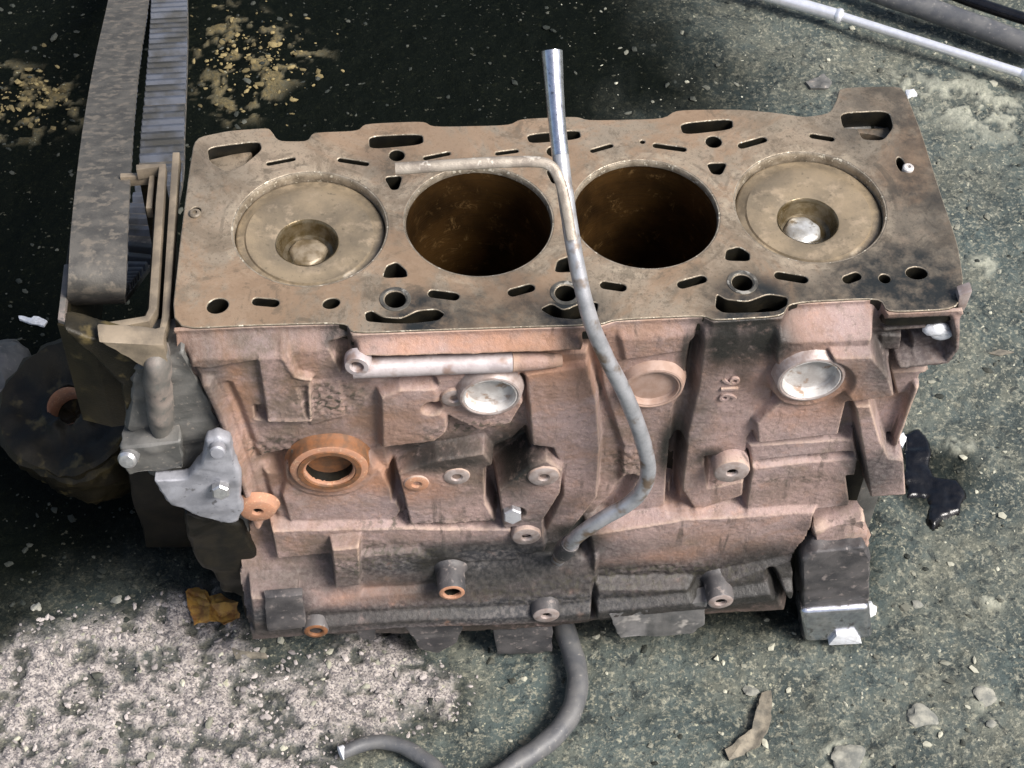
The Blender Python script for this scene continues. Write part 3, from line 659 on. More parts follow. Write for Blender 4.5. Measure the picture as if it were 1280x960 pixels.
for a in ((410, 500, 22, 16, 1.0), (350, 565, 22, 14, 1.0), (470, 700, 40, 14, .8, 20), (590, 535, 30, 14, .9), (790, 580, 14, 20, .8), (820, 722, 70, 8, .9, 22), (560, 655, 60, 5, .8, 14), (1050, 680, 26, 16, .8, 18), (980, 600, 40, 4, .5, 11), (700, 745, 100, 12, .5, 28)): spot(g_crust, *a)
for a in ((300, 470, 70, 50, .9), (400, 520, 50, 40, .7), (330, 600, 30, 60, .7), (380, 700, 80, 30, .8, 18), (470, 540, 40, 30, .5), (600, 570, 40, 34, .8), (780, 560, 20, 50, .7), (720, 640, 30, 30, .6), (860, 540, 16, 70, .6), (1000, 600, 60, 20, .5), (1090, 470, 30, 40, .5), (560, 720, 60, 20, .6, 18), (880, 690, 60, 20, .4, 18), (690, 430, 30, 12, .6)): spot(g_brown, *a)
for a in ((600, 705, 110, 22, 1.0, 20), (500, 770, 160, 16, .9, 30), (760, 740, 120, 22, .9, 28), (950, 720, 60, 30, .9, 22), (1000, 790, 60, 30, .8, 26)): spot(g_grey, *a)
for a in ((640, 730, 90, 14, .7, 24), (960, 730, 40, 40, .9, 22), (820, 760, 90, 14, .8, 28), (1040, 660, 30, 10, .6, 18), (350, 780, 60, 12, .8, 30)): spot(g_grime_shade, *a)
for a in ((905, 425, 14, 26, 1.0), (955, 418, 16, 22, 1.0), (930, 430, 20, 24, .9), (930, 450, 8, 26, .7), (640, 790, 200, 8, .9, 33), (860, 770, 90, 7, .9, 32), (420, 800, 90, 7, .9, 33), (640, 745, 90, 8, .75, 30), (860, 742, 60, 7, .75, 28), (480, 770, 80, 6, .7, 30), (700, 700, 22, 12, .9, 20), (590, 690, 40, 6, .5, 18), (640, 560, 14, 16, .8), (1062, 620, 10, 16, .8)): spot(g_grime_shade, *a)
h = h + g_crust * (fbm(HX, HZ, 4, 350, 2) - .4) * 2.2
bound = np.concatenate([fx([(213, 411), (1199, 384)], 4), fx([(1199, 440), (1186, 460), (1150, 474), (1148, 488), (1122, 560)], 6), fx([(1136, 574), (1136, 622), (1100, 640)], 16), fx([(1016, 660), (988, 700)], 18),
                        fx([(988, 766), (880, 772), (740, 780), (690, 788), (500, 796), (318, 798), (300, 745), (318, 690), (300, 640)], 30), fx([(228, 470)], 4)])
bound[0, 1] = DECK + 5; bound[1, 1] = DECK + 5
cxm = (HX[:-1, :-1] + HX[1:, 1:]) / 2; czm = (HZ[:-1, :-1] + HZ[1:, 1:]) / 2
keep = sdpoly(cxm, czm, bound) + (vnoise(cxm, czm, 6, 400) - .5) * 1.6 < 0
V = np.stack([HX.ravel(), FRONT - h.ravel(), HZ.ravel()], 1)
front = grid_mesh('cast_front_wall', V, len(hx), len(hz), keep, M_CAST, block, {'rust': g_rust, 'grime_shade': np.clip(g_grime_shade, 0, 1), 'grey': g_grey, 'crust': g_crust, 'brown': g_brown})
bm = bmesh.new(); bm.from_mesh(front.data)
be = [e for e in bm.edges if e.is_boundary]
ex = bmesh.ops.extrude_edge_only(bm, edges=be)
for v in [g for g in ex['geom'] if isinstance(g, bmesh.types.BMVert)]: v.co.y = v.co.y + (14 if v.co.z < (DECK - 20) * S else 2.5) * S
bmesh.ops.delete(bm, geom=[v for v in bm.verts if not v.link_faces], context='VERTS')
for f in bm.faces: f.smooth = True
bm.to_mesh(front.data); bm.free()
tag(front, 'pinkish-brown cast front wall with pads, ribs and pockets')

def boss(name, px, py, d, r, hr, mat, deep=12, base=None, body=None):
    c = aty(px, py, FRONT - d); b = -(d - (base if base is not None else 0))
    prof = [(r + 3.0, b), (r + 1.6, b + 1.5), (r + .9, b + 4), (r + .5, -1.6), (r - .2, -.5), (hr + .5, -.5), (hr + .5, -deep)]
    o = lathe(name, prof, c, (0, -1, 0), body or M_CAST, block, 36, .02, cap1=False)
    lathe('boss_face', [(r - .1, -.6), (r - 1.0, 0), (hr + .9, 0), (hr, -.9), (hr, -2.5)], c, (0, -1, 0), mat, o, 36, .015, cap0=False, cap1=False)
    lathe('bolt_hole', [(hr + .05, -2.0), (hr, -2.6), (hr, -deep), (.01, -deep)], c, (0, -1, 0), M_DARK, o, 24, cap0=False)
    return o, c
o, c = boss('oil_port_ring', 412, 588, 13, 25, 15, M_RUSTRING, 24, 4, M_RUSTDARK); tag(o, 'orange rusted ring round the oil port')
lathe('port_step', [(20.5, -.2), (20.2, .9), (17, .9), (16.6, -.3)], c, (0, -1, 0), M_RUSTDARK, o, 40, cap0=False, cap1=False)
lathe('port_floor', [(14.3, 4.5), (12, 5), (7, 1), (.01, 0)], c + np.array([0, 24, 0]), (0, -1, 0), M_DARK, o, 30)
o, c = boss('bolt_boss', 322, 640, 14, 11.5, 3.0, M_RUSTRING, 8, 8, M_RUSTRING); tag(o, 'flat orange rusted boss low on the left edge')
for (px, py, d, r, hr, m_, lab) in ((521, 606, 15.5, 8, 2.6, M_RUSTRING, 'small orange rusted boss'), (571, 597, 15.5, 8.5, 3, M_BOSS, None), (568, 499, 11, 8, 2.8, M_BOSS, None), (680, 597, 16.5, 10, 3, M_BOSS, None),
                                    (658, 672, 18, 9.5, 3.2, M_BOSS, None), (915, 591, 19, 11.5, 3.2, M_BOSS, None), (565, 742, 36, 9, 5.5, M_RUSTRING, 'rusted hollow boss on the skirt'), (395, 790, 36, 8.5, 4.5, M_RUSTDARK, None),
                                    (683, 770, 36, 9.5, 3, M_BOSS, None), (901, 753, 37, 9, 3.6, M_BOSS, None)):
    o, c = boss('threaded_boss', px, py, d, r, hr, m_, 9, 0 if d < 30 else 16, M_SKIRT if d > 30 else None)
    if lab: tag(o, lab)
    if m_ is M_BOSS and hr > 2.7:
        lathe('thread_insert', [(hr - .1, 1.2), (hr - .9, 1.4), (.01, 2.2)], c + np.array([0.0, 6.0, 0]), (0, -1, 0), M_BRIGHT, o, 16)
for (px, py, d, r, pm, sm, lab) in ((613, 497, 15, 17, M_PLUG, M_BOSS, 'pale core plug beside the oil gallery'), (816, 487, 10, 17.5, M_PLUGRUST, M_PLUGRUST, 'rust-coloured core plug beside the tube'), (1014, 476, 21, 19, M_PLUG, M_BOSS, 'pale core plug in the corner pad')):
    c = aty(px, py, FRONT - d)
    pr = [(r + 4.5, -8), (r + 2.8, -3), (r + 1.6, -.4), (r + .4, 0), (r - .2, -.3), (r - .8, -2)]
    seat = lathe('core_plug_seat', pr, c, (0, -1, 0), sm, block, 48)
    bm = bmesh.new(); bm.from_mesh(seat.data); bmesh.ops.delete(bm, geom=[f for f in bm.faces if len(f.verts) > 8], context='FACES_ONLY'); bm.to_mesh(seat.data); bm.free()
    dp = 7.0 if pm is M_PLUG else 4.0
    o = lathe('core_plug', [(r - .4, -.6), (r - 1.2, -.5), (r - 1.9, -1.6), (r - 2.1, -dp + 1), (r - 3.2, -dp), (.01, -dp + .6)], c, (0, -1, 0), pm, block, 48, cap0=False); tag(o, lab)
# bright drilled oil gallery with its open end
a0 = aty(441, 460, FRONT - 9); a1 = aty(640, 452, FRONT - 9); a2 = aty(702, 450, FRONT - 8)
g = sweep('oil_gallery', [a0 + (a1 - a0) * t for t in np.linspace(0, 1, 30)], 6.4, M_GALLERY, block, 24, (False, True), dent=.01); tag(g, 'bright machined oil gallery bar')
sweep('gallery_run_out', [a1 + (a2 - a1) * t for t in np.linspace(0, 1, 8)], [6.4, 5.6, 4.0], M_CAST, block, 24, (False, False))
ge = lathe('gallery_end', [(8.2, -8), (7.8, -2), (7.0, 0), (4.4, 0), (4.0, -1), (3.8, -9), (.01, -9)], aty(446, 459, FRONT - 15), (-.15, -1, .1), M_GALLERY, block, 32)
# small hex bolt under the middle bracket
hb = lathe('hex_bolt', [(6.5, 0), (6.5, 5), (5.6, 6), (.01, 6.2)], aty(640, 640, FRONT - 16), (0, -1, .35), M_STEEL, block, 6); tag(hb, 'small dark bolt head')
# cast digits
fc = bpy.data.curves.new('cast_digits', 'FONT'); fc.body = '916'; fc.size = 15 * S; fc.extrude = .7 * S; fc.bevel_depth = .25 * S; fc.align_x = 'CENTER'; fc.align_y = 'CENTER'; fc.space_character = 1.1
fo = bpy.data.objects.new('digits_curve', fc); COL.objects.link(fo); bpy.context.view_layer.update()
fme = bpy.data.meshes.new_from_object(fo.evaluated_get(bpy.context.evaluated_depsgraph_get())); bpy.data.objects.remove(fo); fme.materials.clear(); fme.name = 'cast_digits'
p = aty(913, 486, FRONT - 9.7)
fme.transform(Matrix.Translation(Vector(p * S)) @ Matrix.Rotation(math.radians(90), 4, 'Y').inverted() @ Matrix.Rotation(math.radians(90), 4, 'X'))
for nm in ('rust', 'grime_shade', 'grey', 'crust'): fme.attributes.new(nm, 'FLOAT', 'POINT')
link('cast_digits', fme, M_CAST, block, True, 40)
# pan-rail tabs
def tab(pts, d, th, mat, lab=None):
    P = [aty(a, b, FRONT - d) for a, b in pts]
    for q in P: q[2] = max(q[2], 1.5)
    o = grunge(prism('rail_tab', P, (0, th, 0), mat, block, 1.0), 1.6, 15, 4, pts[0][0])
    if lab: tag(o, lab)
tab([(500, 775), (582, 772), (572, 803), (548, 816), (524, 812)], 28, 14, M_SKIRT)
tab([(614, 778), (690, 776), (691, 815), (622, 818)], 26, 14, M_SKIRT)
tab([(440, 782), (470, 780), (468, 802), (452, 800)], 28, 10, M_SKIRT)
tab([(762, 768), (885, 752), (880, 780), (866, 792), (775, 799)], 34, 12, M_TAB, 'pale grey scraped tab on the pan rail')
tab([(330, 748), (378, 744), (382, 785), (336, 788)], 36, 6, M_SKIRT)
# right-hand foot
ft = empty('bearing_foot'); ft.parent = block; bpy.data.objects.remove(ft)
foot = prism('bearing_foot', [aty(a, b, FRONT - 26) for a, b in ((1003, 700), (1020, 690), (1080, 684), (1088, 700), (1086, 792), (1004, 800))], (0, 36, 0), M_SKIRT, block, 2.5, 3); grunge(foot, 1.5, 14, 2.2)
fb = [aty(a, b, FRONT - 30) for a, b in ((1000, 766), (1088, 760), (1086, 815), (1002, 818))]
for q in fb: q[2] = max(q[2], 1.0)
fo = prism('polished_foot_plate', fb, (0, 22, 0), M_MOUTH, block, 6.0, 5); tag(fo, 'bright worn metal plate at the foot')
fb = [aty(a, b, FRONT - 33) for a, b in ((1036, 806), (1046, 795), (1070, 793), (1076, 806), (1074, 814), (1036, 815))]
for q in fb: q[2] = max(q[2], 1.2)
prism('foot_glint_pad', fb, (0, 6, 0), M_WHITE, foot, 2.0, 3)  # white pad added as a painted highlight on the foot plate
prism('rust_ledge', [aty(a, b, FRONT - 18) for a, b in ((1018, 662), (1080, 652), (1086, 672), (1084, 694), (1022, 698))], (0, 20, 0), M_CAST, block, 2.0, 3); grunge(bpy.data.objects['rust_ledge'], 3.5, 12, 3)
# white sealant lump and horn at the end flange
pt = rock('sealant_lump', aty(1174, 413, FRONT - 4), (9, 5, 6), M_WHITE, block, seed=4, sub=3); tag(pt, 'white lump of sealant in the flange corner')
prism('flange_horn', [aty(a, b, FRONT - 2) for a, b in ((1197, 386), (1199, 370), (1216, 364), (1208, 384), (1200, 396))], (0, 8, 0), M_BOSS, block, 1.0)

# ---- timing end: nested gasket plates, column, bracket
def wall(name, pts, z, th, dep, mat, parent):
    P = [np.array(atz(a, b, z)[:2]) for a, b in pts]; n = len(P); L = []; R_ = []
    for i in range(n):
        e = P[min(i + 1, n - 1)] - P[max(i - 1, 0)]; e /= np.linalg.norm(e); nn = np.array([-e[1], e[0]]); L.append(P[i] + nn * th / 2); R_.append(P[i] - nn * th / 2)
    poly = [(*p, z - dep) for p in L + R_[::-1]]
    return prism(name, poly, (0, 0, dep), mat, parent, .7)
case = empty('timing_case'); case.parent = block
wall('gasket_plate', [(170, 209), (203, 206), (200, 245), (191, 385), (184, 398), (150, 404), (108, 410)], DECK - 5, 5.0, 9, M_TANIRON, block)
wall('gasket_plate', [(220, 190), (216, 250), (207, 395), (200, 424), (160, 424), (116, 420)], DECK - 7, 4.5, 11, M_TANIRON, block)
wall('gasket_plate', [(150, 219), (190, 217), (186, 260)], DECK - 12, 4.0, 9, M_TANIRON, block)
bpy.data.objects.remove(case)
wall('case_wall_strip', [(172, 211), (200, 209), (189, 385), (180, 401), (112, 412), (76, 404), (80, 370), (88, 320), (96, 262)], DECK - 15, 4.5, 95, M_GREASE, block)
wall('gasket_plate', [(84, 330), (76, 398), (110, 410)], DECK - 12, 4.0, 6, M_CASE, block)
grunge(prism('case_cover', [aty(a, b, -84) for a, b in ((78, 412), (118, 424), (206, 436), (214, 470), (178, 545), (158, 548), (150, 480), (112, 446))], (0, 16, 0), M_GREASE, block, 3, 3), 3, 24, 4)
zc = [aty(a, b, -92) for a, b in ((120, 428), (206, 432), (210, 456), (188, 462), (150, 446))]
grunge(prism('case_lip', zc, (0, 14, 0), M_TANIRON, block, 1.5), 2, 20, 4)
sweep('case_column', spline([aty(197, 434, -78), aty(196, 452, -88), aty(198, 490, -89), aty(201, 520, -89), aty(206, 552, -84)]), [9, 11, 11, 10, 9], M_CASE, block, 20, (False, False), dent=.03, flat=.75, flatdir=(1, 0, 0)); grunge(bpy.data.objects['case_column'], 1.0, 16, 3)
prism('case_wall', [aty(a, b, -86) for a, b in ((165, 462), (228, 440), (262, 500), (300, 600), (318, 690), (250, 640), (190, 590), (162, 540))], (0, 30, 0), M_GREYIRON, block, 3, 3); grunge(bpy.data.objects['case_wall'], 5, 26, 4)
prism('case_shelf', [aty(a, b, -100) for a, b in ((150, 560), (225, 552), (232, 590), (160, 596))], (0, 24, 0), M_GREYIRON, block, 2.5, 3); grunge(bpy.data.objects['case_shelf'], 3, 18, 4)
lathe('case_stud', [(6, -6), (6, 2), (4.5, 4), (.01, 4.5)], aty(160, 573, -104), (-.2, -1, .4), M_BRIGHT, block, 18)
br = prism('aluminium_bracket', [aty(a, b, -104) for a, b in ((190, 602), (232, 600), (252, 580), (258, 552), (272, 548), (288, 554), (298, 590), (304, 640), (296, 652), (276, 656), (240, 642), (214, 632))], (0, 10, 0), M_ALU, block, 3.0, 3); grunge(br, 1.6, 18, 3); tag(br, 'pale cast aluminium bracket at the timing end')
lathe('bracket_bolt', [(6, -2), (6, 3), (4.8, 4), (.01, 4.2)], aty(276, 612, -107), (0, -1, .3), M_BRIGHT, br, 6)
lathe('bracket_bolt', [(5, -2), (5, 3), (4, 4), (.01, 4.2)], aty(272, 562, -107), (0, -1, .3), M_ALU, br, 16)
prism('case_sump', [aty(a, b, -90) for a, b in ((230, 640), (304, 660), (322, 700), (320, 750), (280, 740), (240, 690))], (0, 60, 0), M_DARK, block, 4, 3); grunge(bpy.data.objects['case_sump'], 4, 22, 5)
grunge(box('case_back', (-300, -10, 20), (-246, 60, 120), M_DARK, block, 6), 3, 30, 8)

# ------------------------------------------------------------------ dipstick tube
tube = empty('dipstick_tube', aty(703, 692, -116))
tag(tube, 'bent grey steel dipstick tube standing out of the block front', 'tube')
inv = Matrix.Translation(-tube.location)
def under(o, parent_loc): o.data.transform(Matrix.Translation(-Vector(parent_loc))); return o
pts = [aty(697, 700, -100), aty(705, 688, -116), aty(722, 670, -121), aty(752, 649, -122), aty(788, 628, -121), aty(806, 606, -119), aty(810, 580, -116), aty(800, 540, -112), aty(780, 490, -107), aty(757, 445, -102), aty(738, 400, -96), aty(724, 345, -84), aty(714, 290, -68), aty(706, 235, -50), aty(699, 180, -30), aty(694, 125, -10), aty(690, 64, 12)]
tb = under(sweep('tube', spline(pts, 8), [4.5, 5, 5, 5, 5, 5, 5, 4.8, 4.6, 4.6, 4.6, 4.9, 5.6], M_STEEL, tube, 20, (False, True), dent=.015), tube.location)
under(sweep('tube_collar', [aty(704, 690, -113), aty(708, 685, -117), aty(713, 679, -119)], [6.6, 7.0, 6.2], M_SKIRT, tube, 20, (False, False)), tube.location)
# bright worn upper end as a slip-on sleeve
sl = spline(pts, 8)[-19:]
under(sweep('tube_mouth', sl + 0, [5.0, 5.0, 5.4, 6.1], M_MOUTH, tube, 20, (False, True)), tube.location)
arm = [aty(715, 300, -74), aty(706, 250, -58), aty(698, 222, -48), aty(686, 206, -42), aty(660, 202, -40), aty(600, 204, -40), aty(540, 208, -40), aty(494, 211, -40)]
under(sweep('bracket_arm', spline(arm, 8), [3.0, 3.2, 3.2, 3.2, 3.4, 3.4, 3.6], M_ARM, tube, 14, (False, False), flat=.45, flatdir=(0, 1, -.4)), tube.location)

# ------------------------------------------------------------------ timing belt
belt = empty('timing_belt', atz(160, 100, 0))
tag(belt, 'grey toothed rubber timing belt draped over the left end of the block', 'timing belt')
bp = [atz(122, 352, DECK + 6), atz(124, 300, DECK + 6), atz(130, 220, DECK - 20), atz(138, 140, DECK - 75), atz(148, 70, DECK - 140), atz(160, 5, DECK - 215), atz(168, -50, DECK - 290), atz(176, -85, 26),
      atz(190, -100, 8), atz(206, -80, 6), atz(211, -40, 12), atz(212, 0, 40), atz(211, 50, 85), atz(208, 110, 130), atz(204, 170, 170), atz(200, 230, 200), atz(180, 300, 215), atz(150, 345, 230), atz(128, 372, DECK - 70), atz(120, 376, DECK - 25)]
loop = spline(bp + [bp[0]], 10)[:-1]
seglen = np.linalg.norm(np.roll(loop, -1, 0) - loop, axis=1); cum = np.concatenate([[0], np.cumsum(seglen)]); total = cum[-1]
N = 260; sv_ = np.linspace(0, total, N, endpoint=False)
closed = np.vstack([loop, loop[:1]]); path = np.stack([np.interp(sv_, cum, closed[:, i]) for i in range(3)], 1)
for _ in range(3): path = (np.roll(path, 1, 0) + 2 * path + np.roll(path, -1, 0)) / 4
Tn = np.roll(path, -1, 0) - np.roll(path, 1, 0); Tn /= np.linalg.norm(Tn, axis=1)[:, None]
Wd = np.tile(np.array([1.0, 0, 0]), (N, 1)); Wd = Wd - Tn * (Wd * Tn).sum(1)[:, None]; Wd /= np.linalg.norm(Wd, axis=1)[:, None]
Nn = np.cross(Wd, Tn)                                     # points out of the loop on the upper strand
V = []; F = []; BW = 17.0
for i in range(N):
    for (a, b) in ((-BW, -1.6), (-BW, 1.8), (BW, 1.8), (BW, -1.6)): V.append(path[i] + Wd[i] * a + Nn[i] * b)
for i in range(N):
    j = (i + 1) % N
    for k in range(4): F.append((i * 4 + k, i * 4 + (k + 1) % 4, j * 4 + (k + 1) % 4, j * 4 + k))
bo = np.array(belt.location) / S
band = mesh('belt_band', np.array(V) - bo, F, M_RUBBER, belt, True, 50)
bm = bmesh.new(); bmesh.ops.create_cube(bm, size=1)
for v in bm.verts: v.co = Vector((v.co.x * 2 * (BW - .4), v.co.y * (8.4 if v.co.z > 0 else 5.0), v.co.z * 5.6)) * S
bmesh.ops.bevel(bm, geom=[e for e in bm.edges], offset=.5 * S, segments=1, affect='EDGES')
tme = bpy.data.meshes.new('tooth'); bm.to_mesh(tme); bm.free(); tme.materials.append(M_TOOTH)
mid = path.mean(0); nt = int(total / 14.5)
for i in range(nt):
    s = total * i / nt; k = int(s / total * N) % N
    o = bpy.data.objects.new('tooth', tme); COL.objects.link(o); o.parent = belt
    n_ = -Nn[k] * (1 if True else 1); p_ = path[k] + n_ * 3.8 - bo
    o.matrix_local = Matrix(((Wd[k][0], Tn[k][0], -n_[0], p_[0] * S), (Wd[k][1], Tn[k][1], -n_[1], p_[1] * S), (Wd[k][2], Tn[k][2], -n_[2], p_[2] * S), (0, 0, 0, 1)))

# ------------------------------------------------------------------ oil-blackened pulley and cap on the left
pc_ = atz(84, 508, 120)
pul = empty('crank_pulley', (pc_[0], pc_[1], 0)); tag(pul, 'oil-blackened pulley with a rusty hub hole, left of the block', 'pulley')
ax = (-.12, -.32, 1.0); loc = np.array(pul.location) / S
b_ = lathe('pulley_body', [(40, -100), (52, -60), (52, -18), (48, -14), (48, -8), (51, -6), (52, 0), (49, 2), (42, 1), (30, -1), (22, -1), (19, 1), (17.0, 1.2), (14.5, 0), (14.2, -22), (.01, -22)], pc_ - loc, ax, M_GREASE, pul, 64); grunge(b_, 5.0, 24, 5, 2)
rr_ = lathe('hub_ring', [(14.6, 1.0), (13.6, -.6), (13.0, -14), (12.8, -20)], pc_ - loc, ax, M_RUSTRING, pul, 48); tag(rr_, 'rusty orange hub ring')
bm = bmesh.new(); bm.from_mesh(rr_.data); bmesh.ops.delete(bm, geom=[f for f in bm.faces if len(f.verts) > 8], context='FACES_ONLY'); bm.to_mesh(rr_.data); bm.free()
cp = rock('grey_cap', atz(8, 478, 60), (26, 30, 36), M_GREYIRON, None, sub=3, seed=9, rough=.12); tag(cp, 'dull grey rounded metal cap at the left edge behind the black pulley', 'cap')

# ------------------------------------------------------------------ hose, strut, pipe
hz_ = lambda px, py, z: atz(px, py, z)
hp = [(700, 770, 9), (714, 812, 8), (722, 850, 8), (714, 890, 8), (690, 922, 8), (652, 950, 8), (605, 978, 8), (560, 972, 7), (532, 950, 6), (500, 932, 6), (465, 928, 6), (427, 941, 6)]
ho = sweep('rubber_hose', spline([hz_(*a) for a in hp], 8), [8, 8, 8, 8, 7.8, 7.2, 6.5, 5.8, 5.5, 5.2, 5], M_HOSE, None, 18, (False, True), dent=.03)
tag(ho, 'dusty black rubber hose curling out from under the block front', 'hose')
ec = lathe('hose_end', [(4.9, -3), (5.2, 1), (4.0, 1.6), (.01, 1.8)], hz_(427, 941, 6), hz_(427, 941, 6) - hz_(450, 931, 6), M_WHITE, ho, 18)
st_ = empty('gas_strut', atz(1050, 20, 0)); tag(st_, 'shiny chromed gas strut lying on the ground at top right', 'strut'); sl_ = np.array(st_.location) / S
a0, a1, a2 = atz(930, -14, 12), atz(1050, 20, 12), atz(1277, 92, 12)
lin = lambda a, b, n: [a + (b - a) * t for t in np.linspace(0, 1, n)]
sweep('strut_body', [p - sl_ for p in lin(a0, a1, 12)], 6.2, M_CHROME, st_, 20, (False, False))
sweep('strut_collar', [p - sl_ for p in lin(a1 - (a1 - a0) * .04, a1 + (a2 - a1) * .012, 4)], [6.6, 7.6, 7.6, 6.4], M_CHROME, st_, 20, (False, False))
sweep('strut_rod', [p - sl_ for p in lin(a1, a2, 16)], 4.6, M_CHROME, st_, 20, (False, False))
sweep('strut_end', [p - sl_ for p in lin(a2, a2 + (a2 - a1) * .1, 5)], [5, 7.5, 8, 7], M_CHROME, st_, 20, (False, True))
pp = sweep('black_pipe', spline([atz(1040, -30, 16), atz(1120, -2, 16), atz(1200, 25, 16), atz(1300, 62, 16)], 10), 11, M_HOSE, None, 20, (True, True), dent=.01)
tag(pp, 'thick dull black pipe lying behind the shiny strut', 'pipe')
pp2 = sweep('thin_cable', spline([atz(1150, -25, 22), atz(1210, 0, 24), atz(1300, 30, 24)], 10), 6, M_BLACK, None, 16, (True, True)); tag(pp2, 'thin black cable in the top right corner beyond the thick pipe', 'cable')

# ------------------------------------------------------------------ small things on the ground
def flake(name, pts, z, th, mat, label, cat, group=None, curl=3.0, seed=1):
    P = gpoly(pts); c = P.mean(0); n = len(P); rg = random.Random(seed); g0 = gz(*c) + z
    V = [(*(c), g0 + curl)]; 
    for ring, k in ((.55, .5), (1.0, 0)):
        for p in P: q = c + (p - c) * ring; V.append((q[0], q[1], g0 + curl * k + rg.uniform(-.5, 1) * curl * .8))
    m = len(V); V += [(v[0], v[1], v[2] - th) for v in V]; F = []
    for i in range(n):
        j = (i + 1) % n
        F += [(0, 1 + i, 1 + j), (1 + i, 1 + n + i, 1 + n + j, 1 + j)]
        F += [(m, m + 1 + j, m + 1 + i), (m + 1 + j, m + 1 + n + j, m + 1 + n + i, m + 1 + i), (1 + n + i, m + 1 + n + i, m + 1 + n + j, 1 + n + j)]
    o = mesh(name, V, F, mat, None, True, 30); grunge(o, curl * .5, 7, 3, seed); return tag(o, label, cat, group)
flake('dry_leaf', [(232, 742), (248, 733), (262, 748), (276, 742), (296, 755), (298, 770), (280, 780), (262, 776), (242, 782), (238, 765)], 1, .6, M_LEAF, 'crumpled yellow-brown dry leaf beside the pale concrete patch', 'leaf', None, 6, 3)
flake('wood_chip', [(288, 806), (300, 812), (332, 814), (334, 820), (294, 821)], 1, 2, M_TWIG, 'pale splinter of wood under the lower left corner of the block', 'wood chip', None, 1.5, 4)
flake('white_chip', [(1083, 750), (1090, 748), (1097, 756), (1095, 765), (1087, 767), (1082, 760)], 1, 2, M_WHITE, 'small bright white chip right of the metal foot', 'chip', None, 3, 5)
flake('white_chip', [(1121, 545), (1129, 542), (1133, 549), (1128, 560), (1122, 557)], 4, 2, M_WHITE, 'small white chip between the block and the black oil spill', 'chip', None, 3, 6)
flake('white_chip', [(22, 392), (36, 394), (44, 392), (58, 398), (54, 404), (38, 402), (24, 397)], 2, 2, M_WHITE, 'white flake on the dark ground at the left edge', 'chip', None, 2, 7)
flake('white_chip', [(1133, 106), (1144, 108), (1147, 115), (1136, 117)], 2, 2, M_WHITE, 'white fleck behind the back right corner of the deck', 'chip', None, 2, 8)
flake('dark_shard', [(1008, 100), (1030, 92), (1042, 98), (1036, 108), (1014, 108)], 2, 3, M_GREYIRON, 'grey shard lying behind the back right of the block', 'shard', None, 3, 9)
flake('bark_strip', [(952, 862), (966, 858), (964, 900), (950, 930), (930, 940), (912, 948), (908, 936), (935, 925), (944, 895)], 2, 2.5, M_TWIG, 'pale curled strip of bark on the ground at lower right', 'bark', None, 3, 10)
flake('pale_splinter', [(1100, 430 + 0), (1250, 436), (1268, 440), (1250, 444), (1236, 441)][1:], 1, 2, M_TWIG, 'thin pale splinter on the ground right of the block corner', 'splinter', None, 1, 11)
# black plastic scrap
P = gpoly([(1124, 540), (1150, 530), (1165, 560), (1172, 590), (1200, 595), (1210, 615), (1204, 640), (1180, 648), (1168, 662), (1156, 650), (1160, 620), (1132, 622), (1128, 590)])
xs = np.arange(P[:, 0].min(), P[:, 0].max(), 1.6); ys = np.arange(P[:, 1].min(), P[:, 1].max(), 1.6); PX, PY = np.meshgrid(xs, ys)
sd_ = sdpoly(PX, PY, P) + (fbm(PX, PY, 14, 600, 3) - .5) * 8
gi = np.clip(np.searchsorted(gx, PX), 0, len(gx) - 1); gj = np.clip(np.searchsorted(gy, PY), 0, len(gy) - 1); base_ = H[gj, gi]
hh = base_ * .45 + base_[sd_ < 0].mean() * .55 + 2.4 + (fbm(PX, PY, 10, 610, 3, .6) - .5) * 3 - 4 * sst((sd_ + 4) / 4)
kk = (sd_[:-1, :-1] < 0)
sc_ = grid_mesh('oil_puddle', np.stack([PX.ravel(), PY.ravel(), hh.ravel()], 1), len(xs), len(ys), kk, M_BLACK)
bm = bmesh.new(); bm.from_mesh(sc_.data); bmesh.ops.delete(bm, geom=[v for v in bm.verts if not v.link_faces], context='VERTS')
ex = bmesh.ops.extrude_edge_only(bm, edges=[e for e in bm.edges if e.is_boundary])
for v in [g for g in ex['geom'] if isinstance(g, bmesh.types.BMVert)]: v.co.z -= 5 * S
bm.to_mesh(sc_.data); bm.free(); tag(sc_, 'glossy black spill of thick oil right of the block', 'oil spill')
for k, (px, py, r, lab) in enumerate(((1150, 893, 10, 'pale rough concrete lump, the middle one of three at lower right'), (1057, 945, 11, 'pale concrete lump at the bottom edge right of the hose'), (1232, 872, 8, 'smaller pale concrete lump nearest the right edge'),
                                      (1148, 752, 4, 'little pale stone right of the metal foot'), (940, 858, 5, 'small pale stone at the tip of the bark strip'), (1238, 905, 4, 'little pale stone below the rightmost concrete lump'),
                                      (45, 758, 4, 'little yellowish stone on the oily ground near the left edge'), (145, 746, 4, 'little pale stone at the upper rim of the pale concrete patch'))):
    q = atz(px, py, 0); o = rock('concrete_lump' if r > 6 else 'stone', (q[0], q[1], gz(q[0], q[1]) + r * .15), (r, r * .9, r * .32), M_LUMP, None, sub=3 if r > 6 else 2, seed=20 + k, rough=.5)
    tag(o, lab, 'stone', 'stones on the ground')

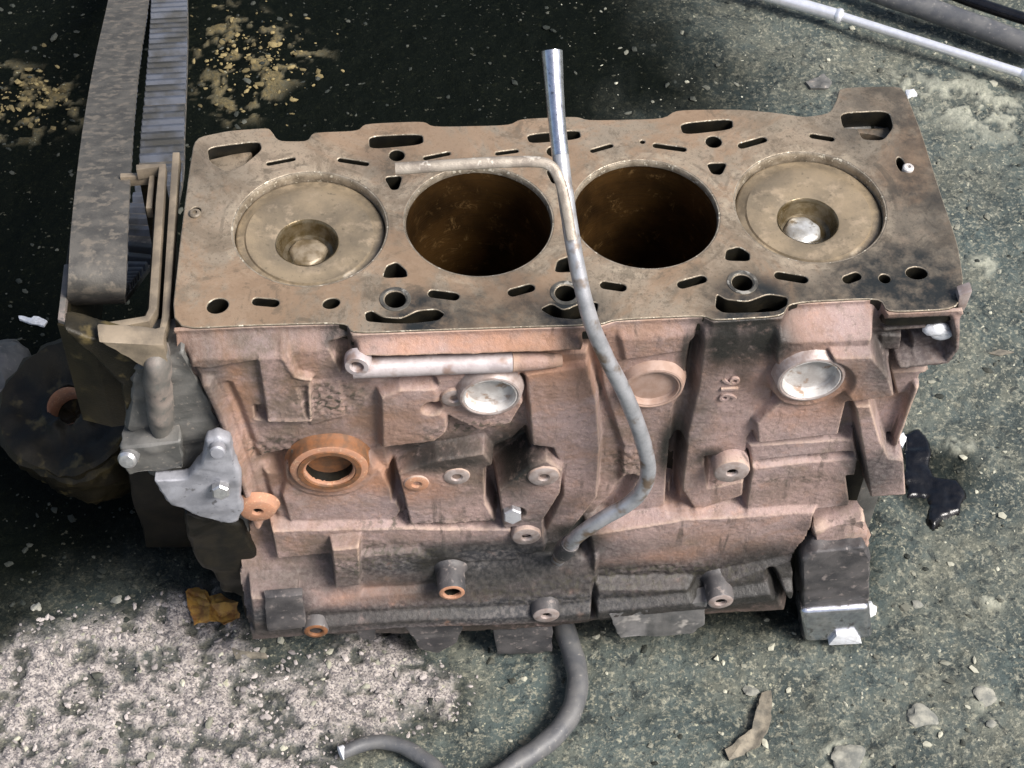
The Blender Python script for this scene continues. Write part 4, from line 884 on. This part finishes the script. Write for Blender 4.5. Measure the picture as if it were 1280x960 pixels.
# loose grit and crumbs: too many to count
def make_grit(lo, hi):
    b = NB('grit'); n = b.n('ShaderNodeAttribute'); n.attribute_name = 'tone'; c = b.mix(n.outputs['Fac'], lo, hi)
    return b.finish(c, .8, 0, b.noise(700, 3), .4, .4, .3)
def grit(name, n, sampler, rr, label, mat):
    ico = bmesh.new(); bmesh.ops.create_icosphere(ico, subdivisions=1, radius=1); iv = np.array([v.co for v in ico.verts]); iff = np.array([[v.index for v in f.verts] for f in ico.faces]); ico.free()
    V = []; F = []; T = []; m = 0
    for i in range(n):
        x, y, t = sampler(); r = rr[0] + (rr[1] - rr[0]) * rng.random() ** 3
        k = iv * (1 + (rng.random((len(iv), 1)) - .5) * .7) * np.array([r * rng.uniform(.7, 1.8), r * rng.uniform(.6, 1.2), r * rng.uniform(.35, .7)])
        a = rng.uniform(0, 6.28); k = k @ np.array([[math.cos(a), math.sin(a), 0], [-math.sin(a), math.cos(a), 0], [0, 0, 1]])
        V.append(k + [x, y, gz(x, y) + r * .15]); F.append(iff + m); T += [t] * len(iv); m += len(iv)
    V = np.vstack(V); F = np.vstack(F); o = mesh(name, V, F, mat, None, False)
    at = o.data.attributes.new('tone', 'FLOAT', 'POINT'); at.data.foreach_set('value', np.array(T, np.float32))
    return tag(o, label, 'grit', kind='stuff')
def in_view():
    px, py = rng.uniform(-60, 1340), rng.uniform(-60, 1020); q = atz(px, py, 0); dark = px < 700 and py < 780
    return q[0], q[1], (rng.uniform(0, .5) ** 3 if dark else rng.uniform(.0, 1.0) ** 1.6)
grit('ground_grit', 3000, in_view, (.6, 3.0), 'fine grit scattered over the oily ground', make_grit((.02, .024, .02), (.46, .45, .36)))
def in_crumb():
    while True:
        if rng.random() < .62: px, py = rng.normal(315, 38), rng.normal(75, 36)
        else: px, py = rng.normal(40, 32), rng.normal(125, 24)
        if py < 160: q = atz(px, py, 0); return q[0], q[1], rng.uniform(.15, .8)
grit('dry_crumbs', 360, in_crumb, (.8, 3.4), 'yellowish dry crumbs heaped on the oily ground behind the block', make_grit((.03, .025, .01), (.30, .235, .11)))
def in_pale():
    while True:
        px, py = rng.uniform(-40, 600), rng.uniform(740, 1000); q = atz(px, py, 0)
        if sdpoly(np.array([[q[0]]]), np.array([[q[1]]]), PALE_P)[0, 0] < 8: return q[0], q[1], rng.uniform(.3, 1.0)
PALE_P = gpoly([(-60, 840), (60, 775), (200, 735), (300, 775), (330, 830), (470, 800), (590, 850), (560, 890), (430, 930), (380, 1000), (-80, 1000)])
grit('concrete_crumbs', 1500, in_pale, (.6, 2.3), 'broken pale concrete crumbs at lower left', make_grit((.05, .048, .055), (.46, .415, .39)))
